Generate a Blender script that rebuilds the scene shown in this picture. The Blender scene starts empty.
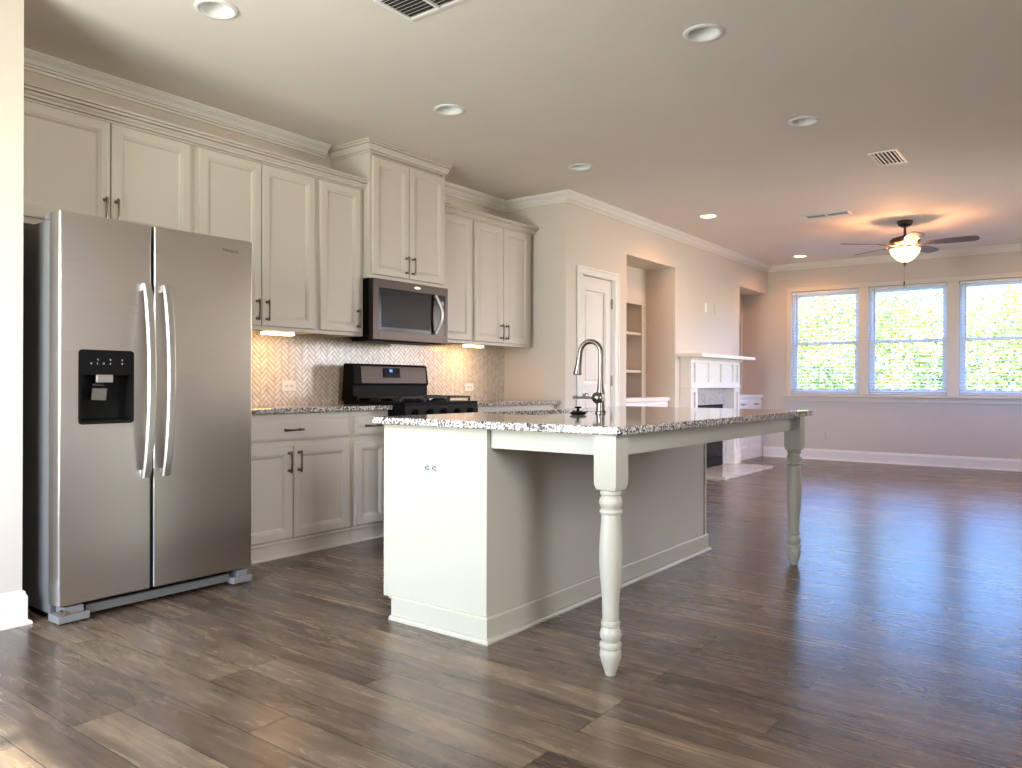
import bpy, bmesh, math, random
from math import pi, sin, cos, radians
from mathutils import Vector, Matrix
random.seed(7)
scn = bpy.context.scene
C = scn.collection

# ------------------------------------------------------------------ camera
F_PX, YAW, PITCH, ROLL, CAM_H = 769.92, radians(37.024), radians(0.01), radians(0.18), 1.033
cam = bpy.data.cameras.new('camera')
cam.sensor_width = 36.0
cam.lens = F_PX * 36.0 / 1022.0
cam.clip_start = 0.02
co = bpy.data.objects.new('camera', cam)
C.objects.link(co)
fw = Vector((cos(YAW) * cos(PITCH), sin(YAW) * cos(PITCH), sin(PITCH)))
rt = Vector((sin(YAW), -cos(YAW), 0))
up = rt.cross(fw)
rt2 = rt * cos(ROLL) + up * sin(ROLL)
up2 = up * cos(ROLL) - rt * sin(ROLL)
R = Matrix((rt2, up2, -fw)).transposed().to_4x4()
co.matrix_world = Matrix.Translation((0, 0, CAM_H)) @ R
scn.camera = co

# ------------------------------------------------------------------ colour management, cycles
vs = scn.view_settings
scn.display_settings.display_device = 'sRGB'
vs.view_transform = 'Standard'
vs.look = 'None'
vs.exposure = 0.2
vs.gamma = 1.0
vs.use_curve_mapping = False
cy = scn.cycles
cy.use_denoising = True
cy.max_bounces = 10
cy.diffuse_bounces = 6
cy.glossy_bounces = 5
cy.transmission_bounces = 6
cy.transparent_max_bounces = 12
cy.sample_clamp_indirect = 6.0
cy.caustics_reflective = False
cy.caustics_refractive = False

# ------------------------------------------------------------------ sky and sun
W = bpy.data.worlds.new('sky')
scn.world = W
W.use_nodes = True
wn, wl = W.node_tree.nodes, W.node_tree.links
wn.clear()
SKY = 10
geo = wn.new('ShaderNodeTexCoord')
sep = wn.new('ShaderNodeSeparateXYZ')
ramp = wn.new('ShaderNodeValToRGB')
ramp.color_ramp.elements[0].position = 0.0
ramp.color_ramp.elements[0].color = (0.21, 0.21, 0.19, 1)
ramp.color_ramp.elements[1].position = 1.0
ramp.color_ramp.elements[1].color = (0.06, 0.11, 0.28, 1)
for _p, _c in ((.5, (.48, .50, .52, 1)), (.54, (.18, .40, 1.0, 1)), (.66, (.18, .40, 1.0, 1)), (.82, (.07, .13, .32, 1))):
    e = ramp.color_ramp.elements.new(_p); e.color = _c
mr = wn.new('ShaderNodeMapRange')
mr.inputs[1].default_value = -1; mr.inputs[2].default_value = 1
bg = wn.new('ShaderNodeBackground')
bg.inputs[1].default_value = SKY
wo = wn.new('ShaderNodeOutputWorld')
wl.new(geo.outputs['Generated'], sep.inputs[0])
wl.new(sep.outputs['Z'], mr.inputs[0])
wl.new(mr.outputs[0], ramp.inputs[0])
wl.new(ramp.outputs[0], bg.inputs[0])
wl.new(bg.outputs[0], wo.inputs[0])

sun = bpy.data.lights.new('sun', 'SUN')
sun.energy = 18.0
sun.angle = radians(1.5)
sun.color = (1.0, 0.93, 0.80)
so = bpy.data.objects.new('sun', sun)
C.objects.link(so)
so.rotation_euler = Vector((0.75, -0.12, -1.1)).to_track_quat('-Z', 'Y').to_euler()


def window_light(name, loc, direction, w, h, power, col, spread=120):
    """area light shining in at an opening of the shell"""
    l = bpy.data.lights.new(name, 'AREA')
    l.shape = 'RECTANGLE'; l.size = w; l.size_y = h
    l.energy = power; l.color = col; l.spread = radians(spread)
    o = bpy.data.objects.new(name, l)
    C.objects.link(o)
    o.location = loc
    o.rotation_euler = Vector(direction).to_track_quat('-Z', 'Y').to_euler()
    return o


# patio door behind the camera, the living-room windows on the right wall, and an added fill
window_light('daylight_patio_door', (-0.62, 2.72, 1.35), (1, 0, .03), 1.45, 1.75, 86, (1.0, 0.965, 0.89))
window_light('daylight_right_windows', (8.7, -0.97, 1.6), (-.5, 1, -.38), 2.6, 1.4, 80, (1.0, 0.84, 0.74), 105)
window_light('added_near_fill', (.95, -0.97, 1.6), (0.2, 1, -.6), 0.8, 1.4, 46, (1.0, 0.90, 0.78))  # added fill for low fronts facing the right wall, no window known here


# ------------------------------------------------------------------ materials
def mat(name, col=(.8, .8, .8), rough=.5, metal=0.0, spec=0.5, emit=None, estr=0.0, aniso=0.0):
    m = bpy.data.materials.new(name)
    m.use_nodes = True
    b = m.node_tree.nodes['Principled BSDF']
    b.inputs['Base Color'].default_value = (*col, 1)
    b.inputs['Roughness'].default_value = rough
    b.inputs['Metallic'].default_value = metal
    b.inputs['Specular IOR Level'].default_value = spec
    b.inputs['Anisotropic'].default_value = aniso
    if emit:
        b.inputs['Emission Color'].default_value = (*emit, 1)
        b.inputs['Emission Strength'].default_value = estr
    return m


def nn(m, t, **kw):
    n = m.node_tree.nodes.new(t)
    for k, v in kw.items():
        setattr(n, k, v)
    return n


def lk(m, a, b):
    m.node_tree.links.new(a, b)


def bsdf(m):
    return m.node_tree.nodes['Principled BSDF']


def ocoord(m, scale=(1, 1, 1), rot=(0, 0, 0)):
    t = nn(m, 'ShaderNodeTexCoord')
    mp = nn(m, 'ShaderNodeMapping')
    mp.inputs['Scale'].default_value = scale
    mp.inputs['Rotation'].default_value = rot
    lk(m, t.outputs['Object'], mp.inputs[0])
    return mp.outputs[0]


def paint(name, col, rough=.5, var=.04, bump=.02, scale=60, spec=.4):
    """painted surface with faint roller texture"""
    m = mat(name, col, rough, spec=spec)
    v = ocoord(m)
    n = nn(m, 'ShaderNodeTexNoise')
    n.inputs['Scale'].default_value = 1.7
    n.inputs['Detail'].default_value = 3
    lk(m, v, n.inputs['Vector'])
    r = nn(m, 'ShaderNodeValToRGB')
    r.color_ramp.elements[0].position = .3
    r.color_ramp.elements[1].position = .7
    r.color_ramp.elements[0].color = tuple(c * (1 - var) for c in col) + (1,)
    r.color_ramp.elements[1].color = tuple(min(1, c * (1 + var)) for c in col) + (1,)
    lk(m, n.outputs[0], r.inputs[0])
    lk(m, r.outputs[0], bsdf(m).inputs['Base Color'])
    n2 = nn(m, 'ShaderNodeTexNoise')
    n2.inputs['Scale'].default_value = scale * 4
    lk(m, v, n2.inputs['Vector'])
    b = nn(m, 'ShaderNodeBump')
    b.inputs['Strength'].default_value = bump
    b.inputs['Distance'].default_value = .002
    lk(m, n2.outputs[0], b.inputs['Height'])
    lk(m, b.outputs[0], bsdf(m).inputs['Normal'])
    return m


MW = paint('wall_paint_greige', (.69, .63, .56), .6, .02)
MCEIL = paint('ceiling_paint', (.80, .75, .69), .75, .02)
MTRIM = paint('white_trim_paint', (.86, .84, .80), .32, .01)
MCAB = paint('cabinet_paint', (.62, .575, .50), .36, .015)
MISL = paint('island_paint', (.485, .470, .390), .36, .015)
MWTRIM = paint('window_trim_paint', (.74, .68, .60), .4, .02)
MVINYL = paint('window_vinyl', (.80, .84, .90), .35, .01)
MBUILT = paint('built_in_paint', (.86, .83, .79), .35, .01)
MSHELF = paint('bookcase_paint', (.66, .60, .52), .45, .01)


def brushed(name, col, rough, along='x'):
    m = mat(name, col, rough, 1.0, aniso=.5)
    sc = (.5, .5, 420) if along == 'x' else (420, .5, .5)
    v = ocoord(m, sc)
    n = nn(m, 'ShaderNodeTexNoise')
    n.inputs['Scale'].default_value = 2
    n.inputs['Detail'].default_value = 4
    lk(m, v, n.inputs['Vector'])
    mr = nn(m, 'ShaderNodeMapRange')
    mr.inputs[3].default_value = rough - .02
    mr.inputs[4].default_value = rough + .03
    lk(m, n.outputs[0], mr.inputs[0])
    lk(m, mr.outputs[0], bsdf(m).inputs['Roughness'])
    b = nn(m, 'ShaderNodeBump')
    b.inputs['Strength'].default_value = .006
    b.inputs['Distance'].default_value = .0005
    lk(m, n.outputs[0], b.inputs['Height'])
    lk(m, b.outputs[0], bsdf(m).inputs['Normal'])
    return m


MSTEEL = brushed('brushed_steel', (.57, .53, .49), .28)
MSTEELD = brushed('brushed_steel_dark', (.065, .054, .048), .38)
MHANDLE = mat('satin_handle_metal', (.58, .565, .54), .36, 1.0)
MCASE = paint('fridge_case_grey', (.15, .147, .143), .42, .02)
MLEG = paint('fridge_foot_grey', (.21, .205, .20), .5, .02)
MNICK = mat('brushed_nickel', (.20, .165, .135), .30, 1.0)
MFAUC = mat('spot_resist_nickel', (.21, .185, .16), .28, 1.0)
MBLACK = mat('black_plastic', (.005, .005, .005), .4, spec=.05)
MBLACKM = mat('black_cast_iron', (.018, .018, .02), .55)
MGLASSB = mat('black_glass', (.008, .0075, .0075), .14, spec=.13)
MWINB = mat('microwave_window_glass', (.030, .026, .024), .20, spec=.04)
MCHROME = mat('chrome', (.75, .75, .75), .12, 1.0)
MBRONZE = mat('bronze_fan_metal', (.10, .07, .05), .38, .8)
MBLADE = mat('fan_blade_wood', (.085, .06, .055), .45)
MPLATE = mat('white_plate_plastic', (.88, .87, .86), .35)
MPLATEB = mat('beige_plate_plastic', (.68, .62, .55), .4)
MRECEP = mat('receptacle_nylon_grey', (.34, .34, .34), .5)
MSLOT = mat('outlet_slot_dark', (.015, .014, .014), .7, spec=.05)
MDARK = mat('painted_duct_shade', (.03, .028, .026), .9)  # shade of the vent openings put into the colour
MLOGO = mat('logo_grey', (.16, .15, .15), .4, .6)
MLOGOL = mat('logo_light', (.75, .74, .72), .35, .7)
MICON = mat('control_icon_print', (.35, .36, .38), .5)
MDISP = mat('blue_clock_display', (.01, .01, .03), .2, emit=(.08, .22, 1.0), estr=2.2)
MDISPD = mat('dim_blue_display', (.01, .01, .03), .2, emit=(.10, .16, .6), estr=.35)
MLENS_ON = mat('lit_lamp_lens', (.9, .85, .75), .4, emit=(1.0, .72, .42), estr=14)
MLENS_OFF = mat('unlit_lamp_lens', (.62, .62, .60), .35)
MBAFFLE = mat('white_lamp_baffle', (.80, .81, .80), .30)
MUCL = mat('undercabinet_lens', (.9, .85, .7), .4, emit=(1.0, .78, .45), estr=9)
MWAND = mat('blind_wand', (.45, .30, .22), .4)
MSINKD = mat('sink_steel', (.20, .19, .18), .35, 1.0)


def bowl_glass():
    m = mat('amber_bowl_glass', (.95, .88, .68), .35, emit=(1.0, .78, .42), estr=1.6)
    v = ocoord(m)
    n = nn(m, 'ShaderNodeTexNoise'); n.inputs['Scale'].default_value = 14
    lk(m, v, n.inputs['Vector'])
    r = nn(m, 'ShaderNodeMapRange'); r.inputs[3].default_value = .9; r.inputs[4].default_value = 2.2
    lk(m, n.outputs[0], r.inputs[0])
    lk(m, r.outputs[0], bsdf(m).inputs['Emission Strength'])
    return m


MBOWL = bowl_glass()


def pane_glass():
    m = bpy.data.materials.new('window_glass')
    m.use_nodes = True
    nt = m.node_tree
    nt.nodes.clear()
    tr = nt.nodes.new('ShaderNodeBsdfTransparent')
    tr.inputs[0].default_value = (.95, .98, .97, 1)
    gl = nt.nodes.new('ShaderNodeBsdfGlossy')
    gl.inputs['Roughness'].default_value = .03
    mx = nt.nodes.new('ShaderNodeMixShader')
    mx.inputs[0].default_value = .004
    o = nt.nodes.new('ShaderNodeOutputMaterial')
    nt.links.new(tr.outputs[0], mx.inputs[1]); nt.links.new(gl.outputs[0], mx.inputs[2])
    nt.links.new(mx.outputs[0], o.inputs[0])
    return m


MPANE = pane_glass()


def floor_mat():
    m = mat('wood_plank_floor', (.2, .17, .14), .35, spec=.6)
    t = nn(m, 'ShaderNodeTexCoord')
    s = nn(m, 'ShaderNodeSeparateXYZ')
    lk(m, t.outputs['Object'], s.inputs[0])
    cx = nn(m, 'ShaderNodeCombineXYZ')
    lk(m, s.outputs['Y'], cx.inputs[0]); lk(m, s.outputs['X'], cx.inputs[1])
    br = nn(m, 'ShaderNodeTexBrick', offset=.37, offset_frequency=1)
    br.offset_frequency = 3
    br.inputs['Color1'].default_value = (0, 0, 0, 1)
    br.inputs['Color2'].default_value = (1, 1, 1, 1)
    br.inputs['Mortar'].default_value = (0, 0, 0, 1)
    br.inputs['Scale'].default_value = 1.0
    br.inputs['Mortar Size'].default_value = .0016
    br.inputs['Mortar Smooth'].default_value = .3
    br.inputs['Brick Width'].default_value = 1.22
    br.inputs['Row Height'].default_value = .150
    lk(m, cx.outputs[0], br.inputs['Vector'])
    # every plank shifts its own grain
    sh = nn(m, 'ShaderNodeVectorMath', operation='SCALE')
    sh.inputs['Scale'].default_value = 37.0
    lk(m, br.outputs['Color'], sh.inputs[0])
    ad = nn(m, 'ShaderNodeVectorMath', operation='ADD')
    lk(m, t.outputs['Object'], ad.inputs[0]); lk(m, sh.outputs[0], ad.inputs[1])
    mp = nn(m, 'ShaderNodeMapping')
    mp.inputs['Scale'].default_value = (17, 1.5, 1)
    lk(m, ad.outputs[0], mp.inputs[0])
    g = nn(m, 'ShaderNodeTexNoise')
    g.inputs['Scale'].default_value = 1.0; g.inputs['Detail'].default_value = 7
    g.inputs['Roughness'].default_value = .62; g.inputs['Distortion'].default_value = 1.6
    lk(m, mp.outputs[0], g.inputs['Vector'])
    mp2 = nn(m, 'ShaderNodeMapping')
    mp2.inputs['Scale'].default_value = (7, 1.3, 1)
    lk(m, ad.outputs[0], mp2.inputs[0])
    g2 = nn(m, 'ShaderNodeTexNoise')
    g2.inputs['Scale'].default_value = 1.0; g2.inputs['Detail'].default_value = 4
    g2.inputs['Distortion'].default_value = 2.5
    lk(m, mp2.outputs[0], g2.inputs['Vector'])
    mx = nn(m, 'ShaderNodeMix', data_type='FLOAT')
    mx.inputs[0].default_value = .45
    lk(m, g.outputs[0], mx.inputs[2]); lk(m, g2.outputs[0], mx.inputs[3])
    add = nn(m, 'ShaderNodeMath', operation='MULTIPLY_ADD')
    sb = nn(m, 'ShaderNodeSeparateColor')
    lk(m, br.outputs['Color'], sb.inputs[0])
    lk(m, sb.outputs[0], add.inputs[0])
    add.inputs[1].default_value = .20
    lk(m, mx.outputs[0], add.inputs[2])
    r = nn(m, 'ShaderNodeValToRGB')
    cr = r.color_ramp
    cr.elements[0].position = .36; cr.elements[0].color = (.038, .027, .020, 1)
    cr.elements[1].position = .80; cr.elements[1].color = (.245, .172, .112, 1)
    q = cr.elements.new(.50); q.color = (.088, .062, .045, 1)
    q = cr.elements.new(.62); q.color = (.128, .091, .065, 1)
    lk(m, add.outputs[0], r.inputs[0])
    mm = nn(m, 'ShaderNodeMix', data_type='RGBA')
    lk(m, br.outputs['Fac'], mm.inputs[0])
    lk(m, r.outputs[0], mm.inputs[6])
    mm.inputs[7].default_value = (.025, .02, .018, 1)
    lk(m, mm.outputs[2], bsdf(m).inputs['Base Color'])
    rr = nn(m, 'ShaderNodeMapRange')
    rr.inputs[3].default_value = .20; rr.inputs[4].default_value = .33
    lk(m, g.outputs[0], rr.inputs[0])
    lk(m, rr.outputs[0], bsdf(m).inputs['Roughness'])
    hh = nn(m, 'ShaderNodeMath', operation='MULTIPLY_ADD')
    lk(m, br.outputs['Fac'], hh.inputs[0]); hh.inputs[1].default_value = -3.0
    lk(m, g.outputs[0], hh.inputs[2])
    b = nn(m, 'ShaderNodeBump'); b.inputs['Strength'].default_value = .07
    b.inputs['Distance'].default_value = .003
    lk(m, hh.outputs[0], b.inputs['Height'])
    lk(m, b.outputs[0], bsdf(m).inputs['Normal'])
    return m


MFLOOR = floor_mat()


def granite():
    m = mat('speckled_granite', (.6, .58, .55), .07, spec=.6)
    v = ocoord(m)
    vo = nn(m, 'ShaderNodeTexVoronoi'); vo.inputs['Scale'].default_value = 165
    n = nn(m, 'ShaderNodeTexNoise'); n.inputs['Scale'].default_value = 90
    ad = nn(m, 'ShaderNodeMix', data_type='VECTOR') if False else nn(m, 'ShaderNodeVectorMath', operation='MULTIPLY_ADD')
    lk(m, v, n.inputs['Vector'])
    lk(m, n.outputs['Color'], ad.inputs[0]); ad.inputs[1].default_value = (.008, .008, .008)
    lk(m, v, ad.inputs[2])
    lk(m, ad.outputs[0], vo.inputs['Vector'])
    sc = nn(m, 'ShaderNodeSeparateColor')
    lk(m, vo.outputs['Color'], sc.inputs[0])
    r = nn(m, 'ShaderNodeValToRGB'); cr = r.color_ramp; cr.interpolation = 'CONSTANT'
    cr.elements[0].position = 0; cr.elements[0].color = (.015, .015, .017, 1)
    cr.elements[1].position = .20; cr.elements[1].color = (.16, .15, .145, 1)
    q = cr.elements.new(.38); q.color = (.40, .37, .34, 1)
    q = cr.elements.new(.60); q.color = (.66, .63, .59, 1)
    q = cr.elements.new(.84); q.color = (.48, .40, .33, 1)
    q = cr.elements.new(.90); q.color = (.85, .83, .80, 1)
    lk(m, sc.outputs[0], r.inputs[0])
    lk(m, r.outputs[0], bsdf(m).inputs['Base Color'])
    return m


MGRAN = granite()


def tilemat():
    m = mat('cream_ceramic_tile', (.72, .68, .62), .18, spec=.5)
    v = ocoord(m)
    n = nn(m, 'ShaderNodeTexNoise'); n.inputs['Scale'].default_value = 22; n.inputs['Detail'].default_value = 3
    lk(m, v, n.inputs['Vector'])
    r = nn(m, 'ShaderNodeValToRGB')
    r.color_ramp.elements[0].position = .3; r.color_ramp.elements[0].color = (.60, .56, .51, 1)
    r.color_ramp.elements[1].position = .65; r.color_ramp.elements[1].color = (.80, .77, .71, 1)
    lk(m, n.outputs[0], r.inputs[0]); lk(m, r.outputs[0], bsdf(m).inputs['Base Color'])
    return m


MTILE = tilemat()
MGROUT = paint('taupe_grout', (.20, .165, .14), .85, .06)


def marble():
    m = mat('pale_marble', (.7, .68, .66), .10, spec=.5)
    v = ocoord(m)
    n = nn(m, 'ShaderNodeTexNoise'); n.inputs['Scale'].default_value = 6; n.inputs['Detail'].default_value = 8
    n.inputs['Distortion'].default_value = 3
    lk(m, v, n.inputs['Vector'])
    r = nn(m, 'ShaderNodeValToRGB')
    r.color_ramp.elements[0].position = .35; r.color_ramp.elements[0].color = (.44, .42, .41, 1)
    r.color_ramp.elements[1].position = .62; r.color_ramp.elements[1].color = (.56, .54, .52, 1)
    lk(m, n.outputs[0], r.inputs[0]); lk(m, r.outputs[0], bsdf(m).inputs['Base Color'])
    return m


MMARB = marble()


def leafmat():
    m = mat('tree_leaves', (.32, .42, .10), .55)
    v = ocoord(m)
    n = nn(m, 'ShaderNodeTexNoise'); n.inputs['Scale'].default_value = .9; n.inputs['Detail'].default_value = 5
    lk(m, v, n.inputs['Vector'])
    r = nn(m, 'ShaderNodeValToRGB')
    r.color_ramp.elements[0].position = .36; r.color_ramp.elements[0].color = (.36, .45, .10, 1)
    r.color_ramp.elements[1].position = .62; r.color_ramp.elements[1].color = (.78, .80, .24, 1)
    lk(m, n.outputs[0], r.inputs[0]); lk(m, r.outputs[0], bsdf(m).inputs['Base Color'])
    return m


MLEAF = leafmat()
MBARK = paint('tree_bark', (.20, .16, .13), .9, .2)
MGRASS = paint('lawn_grass', (.13, .14, .09), .9, .25)
MSLAT = mat('white_blind_slat', (.88, .88, .86), .35)

# ------------------------------------------------------------------ mesh helpers


class MB:
    def __init__(s):
        s.bm = bmesh.new()

    def box(s, x0, x1, y0, y1, z0, z1, bev=0.0, seg=2):
        if x0 > x1: x0, x1 = x1, x0
        if y0 > y1: y0, y1 = y1, y0
        if z0 > z1: z0, z1 = z1, z0
        t = bmesh.new()
        r = bmesh.ops.create_cube(t, size=1)
        for v in r['verts']:
            v.co = Vector(((x0 + x1) / 2 + v.co.x * (x1 - x0), (y0 + y1) / 2 + v.co.y * (y1 - y0), (z0 + z1) / 2 + v.co.z * (z1 - z0)))
        if bev > 0:
            bmesh.ops.bevel(t, geom=t.edges[:], offset=bev, segments=seg, affect='EDGES', profile=.5)
        s.merge(t)
        return s

    def merge(s, t, mtx=None):
        if mtx is not None:
            bmesh.ops.transform(t, matrix=mtx, verts=t.verts[:])
        me = bpy.data.meshes.new('tmp')
        t.to_mesh(me); t.free()
        s.bm.from_mesh(me)
        bpy.data.meshes.remove(me)

    def panel(s, o, u, v, n, w, h, rings, t=0.0):
        """nested rectangles: rings = [(inset, height along n)], last one capped"""
        o, u, v, n = Vector(o), Vector(u), Vector(v), Vector(n)
        prev = None
        seq = ([(0.0, -t)] if t else []) + list(rings)
        first = None
        for (i, d) in seq:
            q = [o + u * i + v * i + n * d, o + u * (w - i) + v * i + n * d,
                 o + u * (w - i) + v * (h - i) + n * d, o + u * i + v * (h - i) + n * d]
            q = [s.bm.verts.new(p) for p in q]
            if prev:
                for k in range(4):
                    s.bm.faces.new((prev[k], prev[(k + 1) % 4], q[(k + 1) % 4], q[k]))
            else:
                first = q
            prev = q
        s.bm.faces.new(prev)
        s.bm.faces.new(first[::-1])
        return s

    def prism(s, pts, d):
        """closed polygon pts (3D) extruded along d"""
        d = Vector(d)
        a = [s.bm.verts.new(Vector(p)) for p in pts]
        b = [s.bm.verts.new(Vector(p) + d) for p in pts]
        n = len(pts)
        s.bm.faces.new(a[::-1]); s.bm.faces.new(b)
        for k in range(n):
            s.bm.faces.new((a[k], a[(k + 1) % n], b[(k + 1) % n], b[k]))
        return s

    def lathe(s, prof, c=(0, 0, 0), seg=32, axis='z', cap=True):
        """prof = [(r, h)]"""
        c = Vector(c)
        rows = []
        for r, h in prof:
            row = []
            for k in range(seg):
                a = 2 * pi * k / seg
                if axis == 'z': p = Vector((r * cos(a), r * sin(a), h))
                elif axis == 'y': p = Vector((r * cos(a), h, r * sin(a)))
                else: p = Vector((h, r * cos(a), r * sin(a)))
                row.append(s.bm.verts.new(c + p))
            rows.append(row)
        for i in range(len(rows) - 1):
            for k in range(seg):
                s.bm.faces.new((rows[i][k], rows[i][(k + 1) % seg], rows[i + 1][(k + 1) % seg], rows[i + 1][k]))
        if cap:
            s.bm.faces.new(rows[0][::-1]); s.bm.faces.new(rows[-1])
        return s

    def tube(s, pts, r, seg=12, rs=None, flat=None):
        """round bar through pts; rs = radius per point; flat=(vector, factor) squashes"""
        pts = [Vector(p) for p in pts]
        rows = []
        prevn = None
        for i, p in enumerate(pts):
            if i == 0: t = pts[1] - p
            elif i == len(pts) - 1: t = p - pts[-2]
            else: t = pts[i + 1] - pts[i - 1]
            t.normalize()
            if prevn is None:
                a = Vector((0, 0, 1)) if abs(t.z) < .9 else Vector((1, 0, 0))
                n = t.cross(a).normalized()
            else:
                n = (prevn - t * prevn.dot(t)).normalized()
            prevn = n
            b = t.cross(n)
            rr = rs[i] if rs else r
            rows.append([s.bm.verts.new(p + (n * cos(2 * pi * k / seg) + b * sin(2 * pi * k / seg)) * rr) for k in range(seg)])
        for i in range(len(rows) - 1):
            for k in range(seg):
                s.bm.faces.new((rows[i][k], rows[i][(k + 1) % seg], rows[i + 1][(k + 1) % seg], rows[i + 1][k]))
        s.bm.faces.new(rows[0][::-1]); s.bm.faces.new(rows[-1])
        return s

    def sweep(s, prof, path, closed=False):
        """profile [(out, z)] swept along an XY path [(x, y)]; out is to the right of travel; mitred corners"""
        n = len(path)
        rows = []
        for i in range(n):
            p = Vector(path[i]).to_2d()
            d0 = (Vector(path[i]) - Vector(path[i - 1])).to_2d().normalized() if i > 0 or closed else None
            d1 = (Vector(path[(i + 1) % n]) - Vector(path[i])).to_2d().normalized() if i < n - 1 or closed else None
            if d0 is None: d0 = d1
            if d1 is None: d1 = d0
            n0, n1 = Vector((d0.y, -d0.x)), Vector((d1.y, -d1.x))
            m = (n0 + n1)
            m = m / (1 + n0.dot(n1))
            rows.append([s.bm.verts.new((p.x + m.x * o, p.y + m.y * o, z)) for o, z in prof])
        k = len(prof)
        for i in range(n - 1 + (1 if closed else 0)):
            a, b = rows[i], rows[(i + 1) % n]
            for j in range(k):
                s.bm.faces.new((a[j], b[j], b[(j + 1) % k], a[(j + 1) % k]))
        if not closed:
            s.bm.faces.new(rows[0]); s.bm.faces.new(rows[-1][::-1])
        return s

    def done(s, name, m, parent=None, smooth=False, label=None):
        bmesh.ops.recalc_face_normals(s.bm, faces=s.bm.faces[:])
        off = Vector((0, 0, 0))
        par = parent
        while par is not None:
            off += par.location
            par = par.parent
        if off.length:
            bmesh.ops.translate(s.bm, vec=-off, verts=s.bm.verts[:])
        me = bpy.data.meshes.new(name)
        s.bm.to_mesh(me); s.bm.free()
        me.materials.append(m)
        if smooth:
            for p in me.polygons: p.use_smooth = True
            me.set_sharp_from_angle(angle=radians(35))
        o = bpy.data.objects.new(name, me)
        C.objects.link(o)
        if parent: o.parent = parent
        if label: o['label'] = label
        return o


def thing(name, label, cat, loc, group=None):
    o = bpy.data.objects.new(name, None)
    o.empty_display_size = .1
    C.objects.link(o)
    o.location = loc
    o['label'] = label; o['category'] = cat
    if group: o['group'] = group
    return o


def tag(o, label, cat, group=None, kind=None):
    o['label'] = label; o['category'] = cat
    if group: o['group'] = group
    if kind: o['kind'] = kind
    return o


def struct(o, label=None):
    o['kind'] = 'structure'
    if label: o['label'] = label
    return o


def sroot(name, loc, label=None):
    o = bpy.data.objects.new(name, None)
    C.objects.link(o); o.location = loc
    o['kind'] = 'structure'
    if label: o['label'] = label
    return o


# ------------------------------------------------------------------ the room shell
KY = 4.43        # kitchen wall
PX = 5.765       # pantry side wall
PY = 3.74        # pantry / fireplace wall
WX = 11.10       # window wall
ZC = 2.74
BX = -0.45       # wall behind the camera
RY = -0.80       # right wall
SX, SY = 1.372, 3.65  # stub wall beside fridge

struct(MB().box(BX - .15, WX + .15, RY - .15, KY + .15, -.12, 0).done('floor', MFLOOR))

LIGHTS = [(1.99, 3.19, 0), (3.59, 3.195, 0), (5.15, 3.21, 0), (7.41, 3.10, 1), (10.43, 3.085, 1),
          (3.54, 1.508, 0), (5.11, 1.49, 0), (10.43, .20, 1), (7.41, .05, 1)]
bm = bmesh.new()
def loop(pts):
    vv = [bm.verts.new((x, y, ZC)) for x, y in pts]
    for k in range(len(vv)): bm.edges.new((vv[k], vv[(k + 1) % len(vv)]))
loop([(BX - .1, RY - .1), (WX + .1, RY - .1), (WX + .1, KY + .1), (BX - .1, KY + .1)])
for lx, ly, on in LIGHTS:
    loop([(lx + .078 * cos(2 * pi * k / 32), ly + .078 * sin(2 * pi * k / 32)) for k in range(32)])
bmesh.ops.triangle_fill(bm, edges=bm.edges[:], use_beauty=True)
mb = MB(); me_ = bpy.data.meshes.new('t'); bm.to_mesh(me_); mb.bm.from_mesh(me_); bm.free()
struct(mb.done('ceiling', MCEIL))
struct(MB().box(BX - .15, WX + .15, RY - .15, KY + .15, 2.95, 3.05).done('roof_light_block', MCEIL))  # unseen slab added above the ceiling to block sky light

# kitchen wall
struct(MB().box(BX - .15, PX + .05, KY, KY + .14, 0, 2.96).done('wall_kitchen', MW))
struct(MB().box(BX, SX, SY, KY, 0, 2.96).done('wall_left', MW))
struct(MB().box(PX, PX + .12, PY + .12, KY, 0, 2.96).done('wall_pantry_side', MW))

# pantry and fireplace wall with door, two niches
DX0, DX1, DZ = 6.025, 6.63, 2.045
N1a, N1b, N2a = 6.885, 8.02, 10.0
NZ = 2.345
mb = MB()
T = .12
mb.box(PX, DX0, PY, PY + T, 0, 2.96)
mb.box(DX0, DX1, PY, PY + T, DZ, 2.96)
mb.box(DX1, N1a, PY, PY + T, 0, 2.96)
mb.box(N1a, N1b, PY, PY + .36, NZ, 2.96)
mb.box(N1b, N2a, PY, PY + .36, 0, 2.96)
mb.box(N2a, WX, PY, PY + .36, NZ, 2.96)
mb.box(N1a - .12, N1a, PY + T, PY + .36, 0, 2.96)
# bookcase wall behind niches, open where bookcases sit
for a, b in ((N1a - .12, N1b), (N2a, WX)):
    mb.box(a, b, PY + .62, PY + .70, 0, 2.96)
    mb.box(a, b, PY + .36, PY + .62, 2.0, 2.96)
    mb.box(a, a + .20, PY + .36, PY + .62, 0, 2.0)
    mb.box(b - .10, b, PY + .36, PY + .62, 0, 2.0)
struct(mb.done('wall_fireplace', MW))
struct(MB().box(PX + .12, N1a - .12, PY + .9, PY + 1.0, 0, 2.96).done('wall_pantry_back', MW))

# window wall
WIN = [(2.505, 3.40), (1.46, 2.385), (.44, 1.33)]
WZ0, WZ1 = .905, 2.345
mb = MB()
mb.box(WX, WX + .15, RY - .15, PY + .75, 0, WZ0)
mb.box(WX, WX + .15, RY - .15, PY + .75, WZ1, 2.96)
mb.box(WX, WX + .15, WIN[0][1], PY + .75, WZ0, WZ1)
mb.box(WX, WX + .15, WIN[1][1], WIN[0][0], WZ0, WZ1)
mb.box(WX, WX + .15, WIN[2][1], WIN[1][0], WZ0, WZ1)
mb.box(WX, WX + .15, RY - .15, WIN[2][0], WZ0, WZ1)
struct(mb.done('wall_window', MW))

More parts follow.
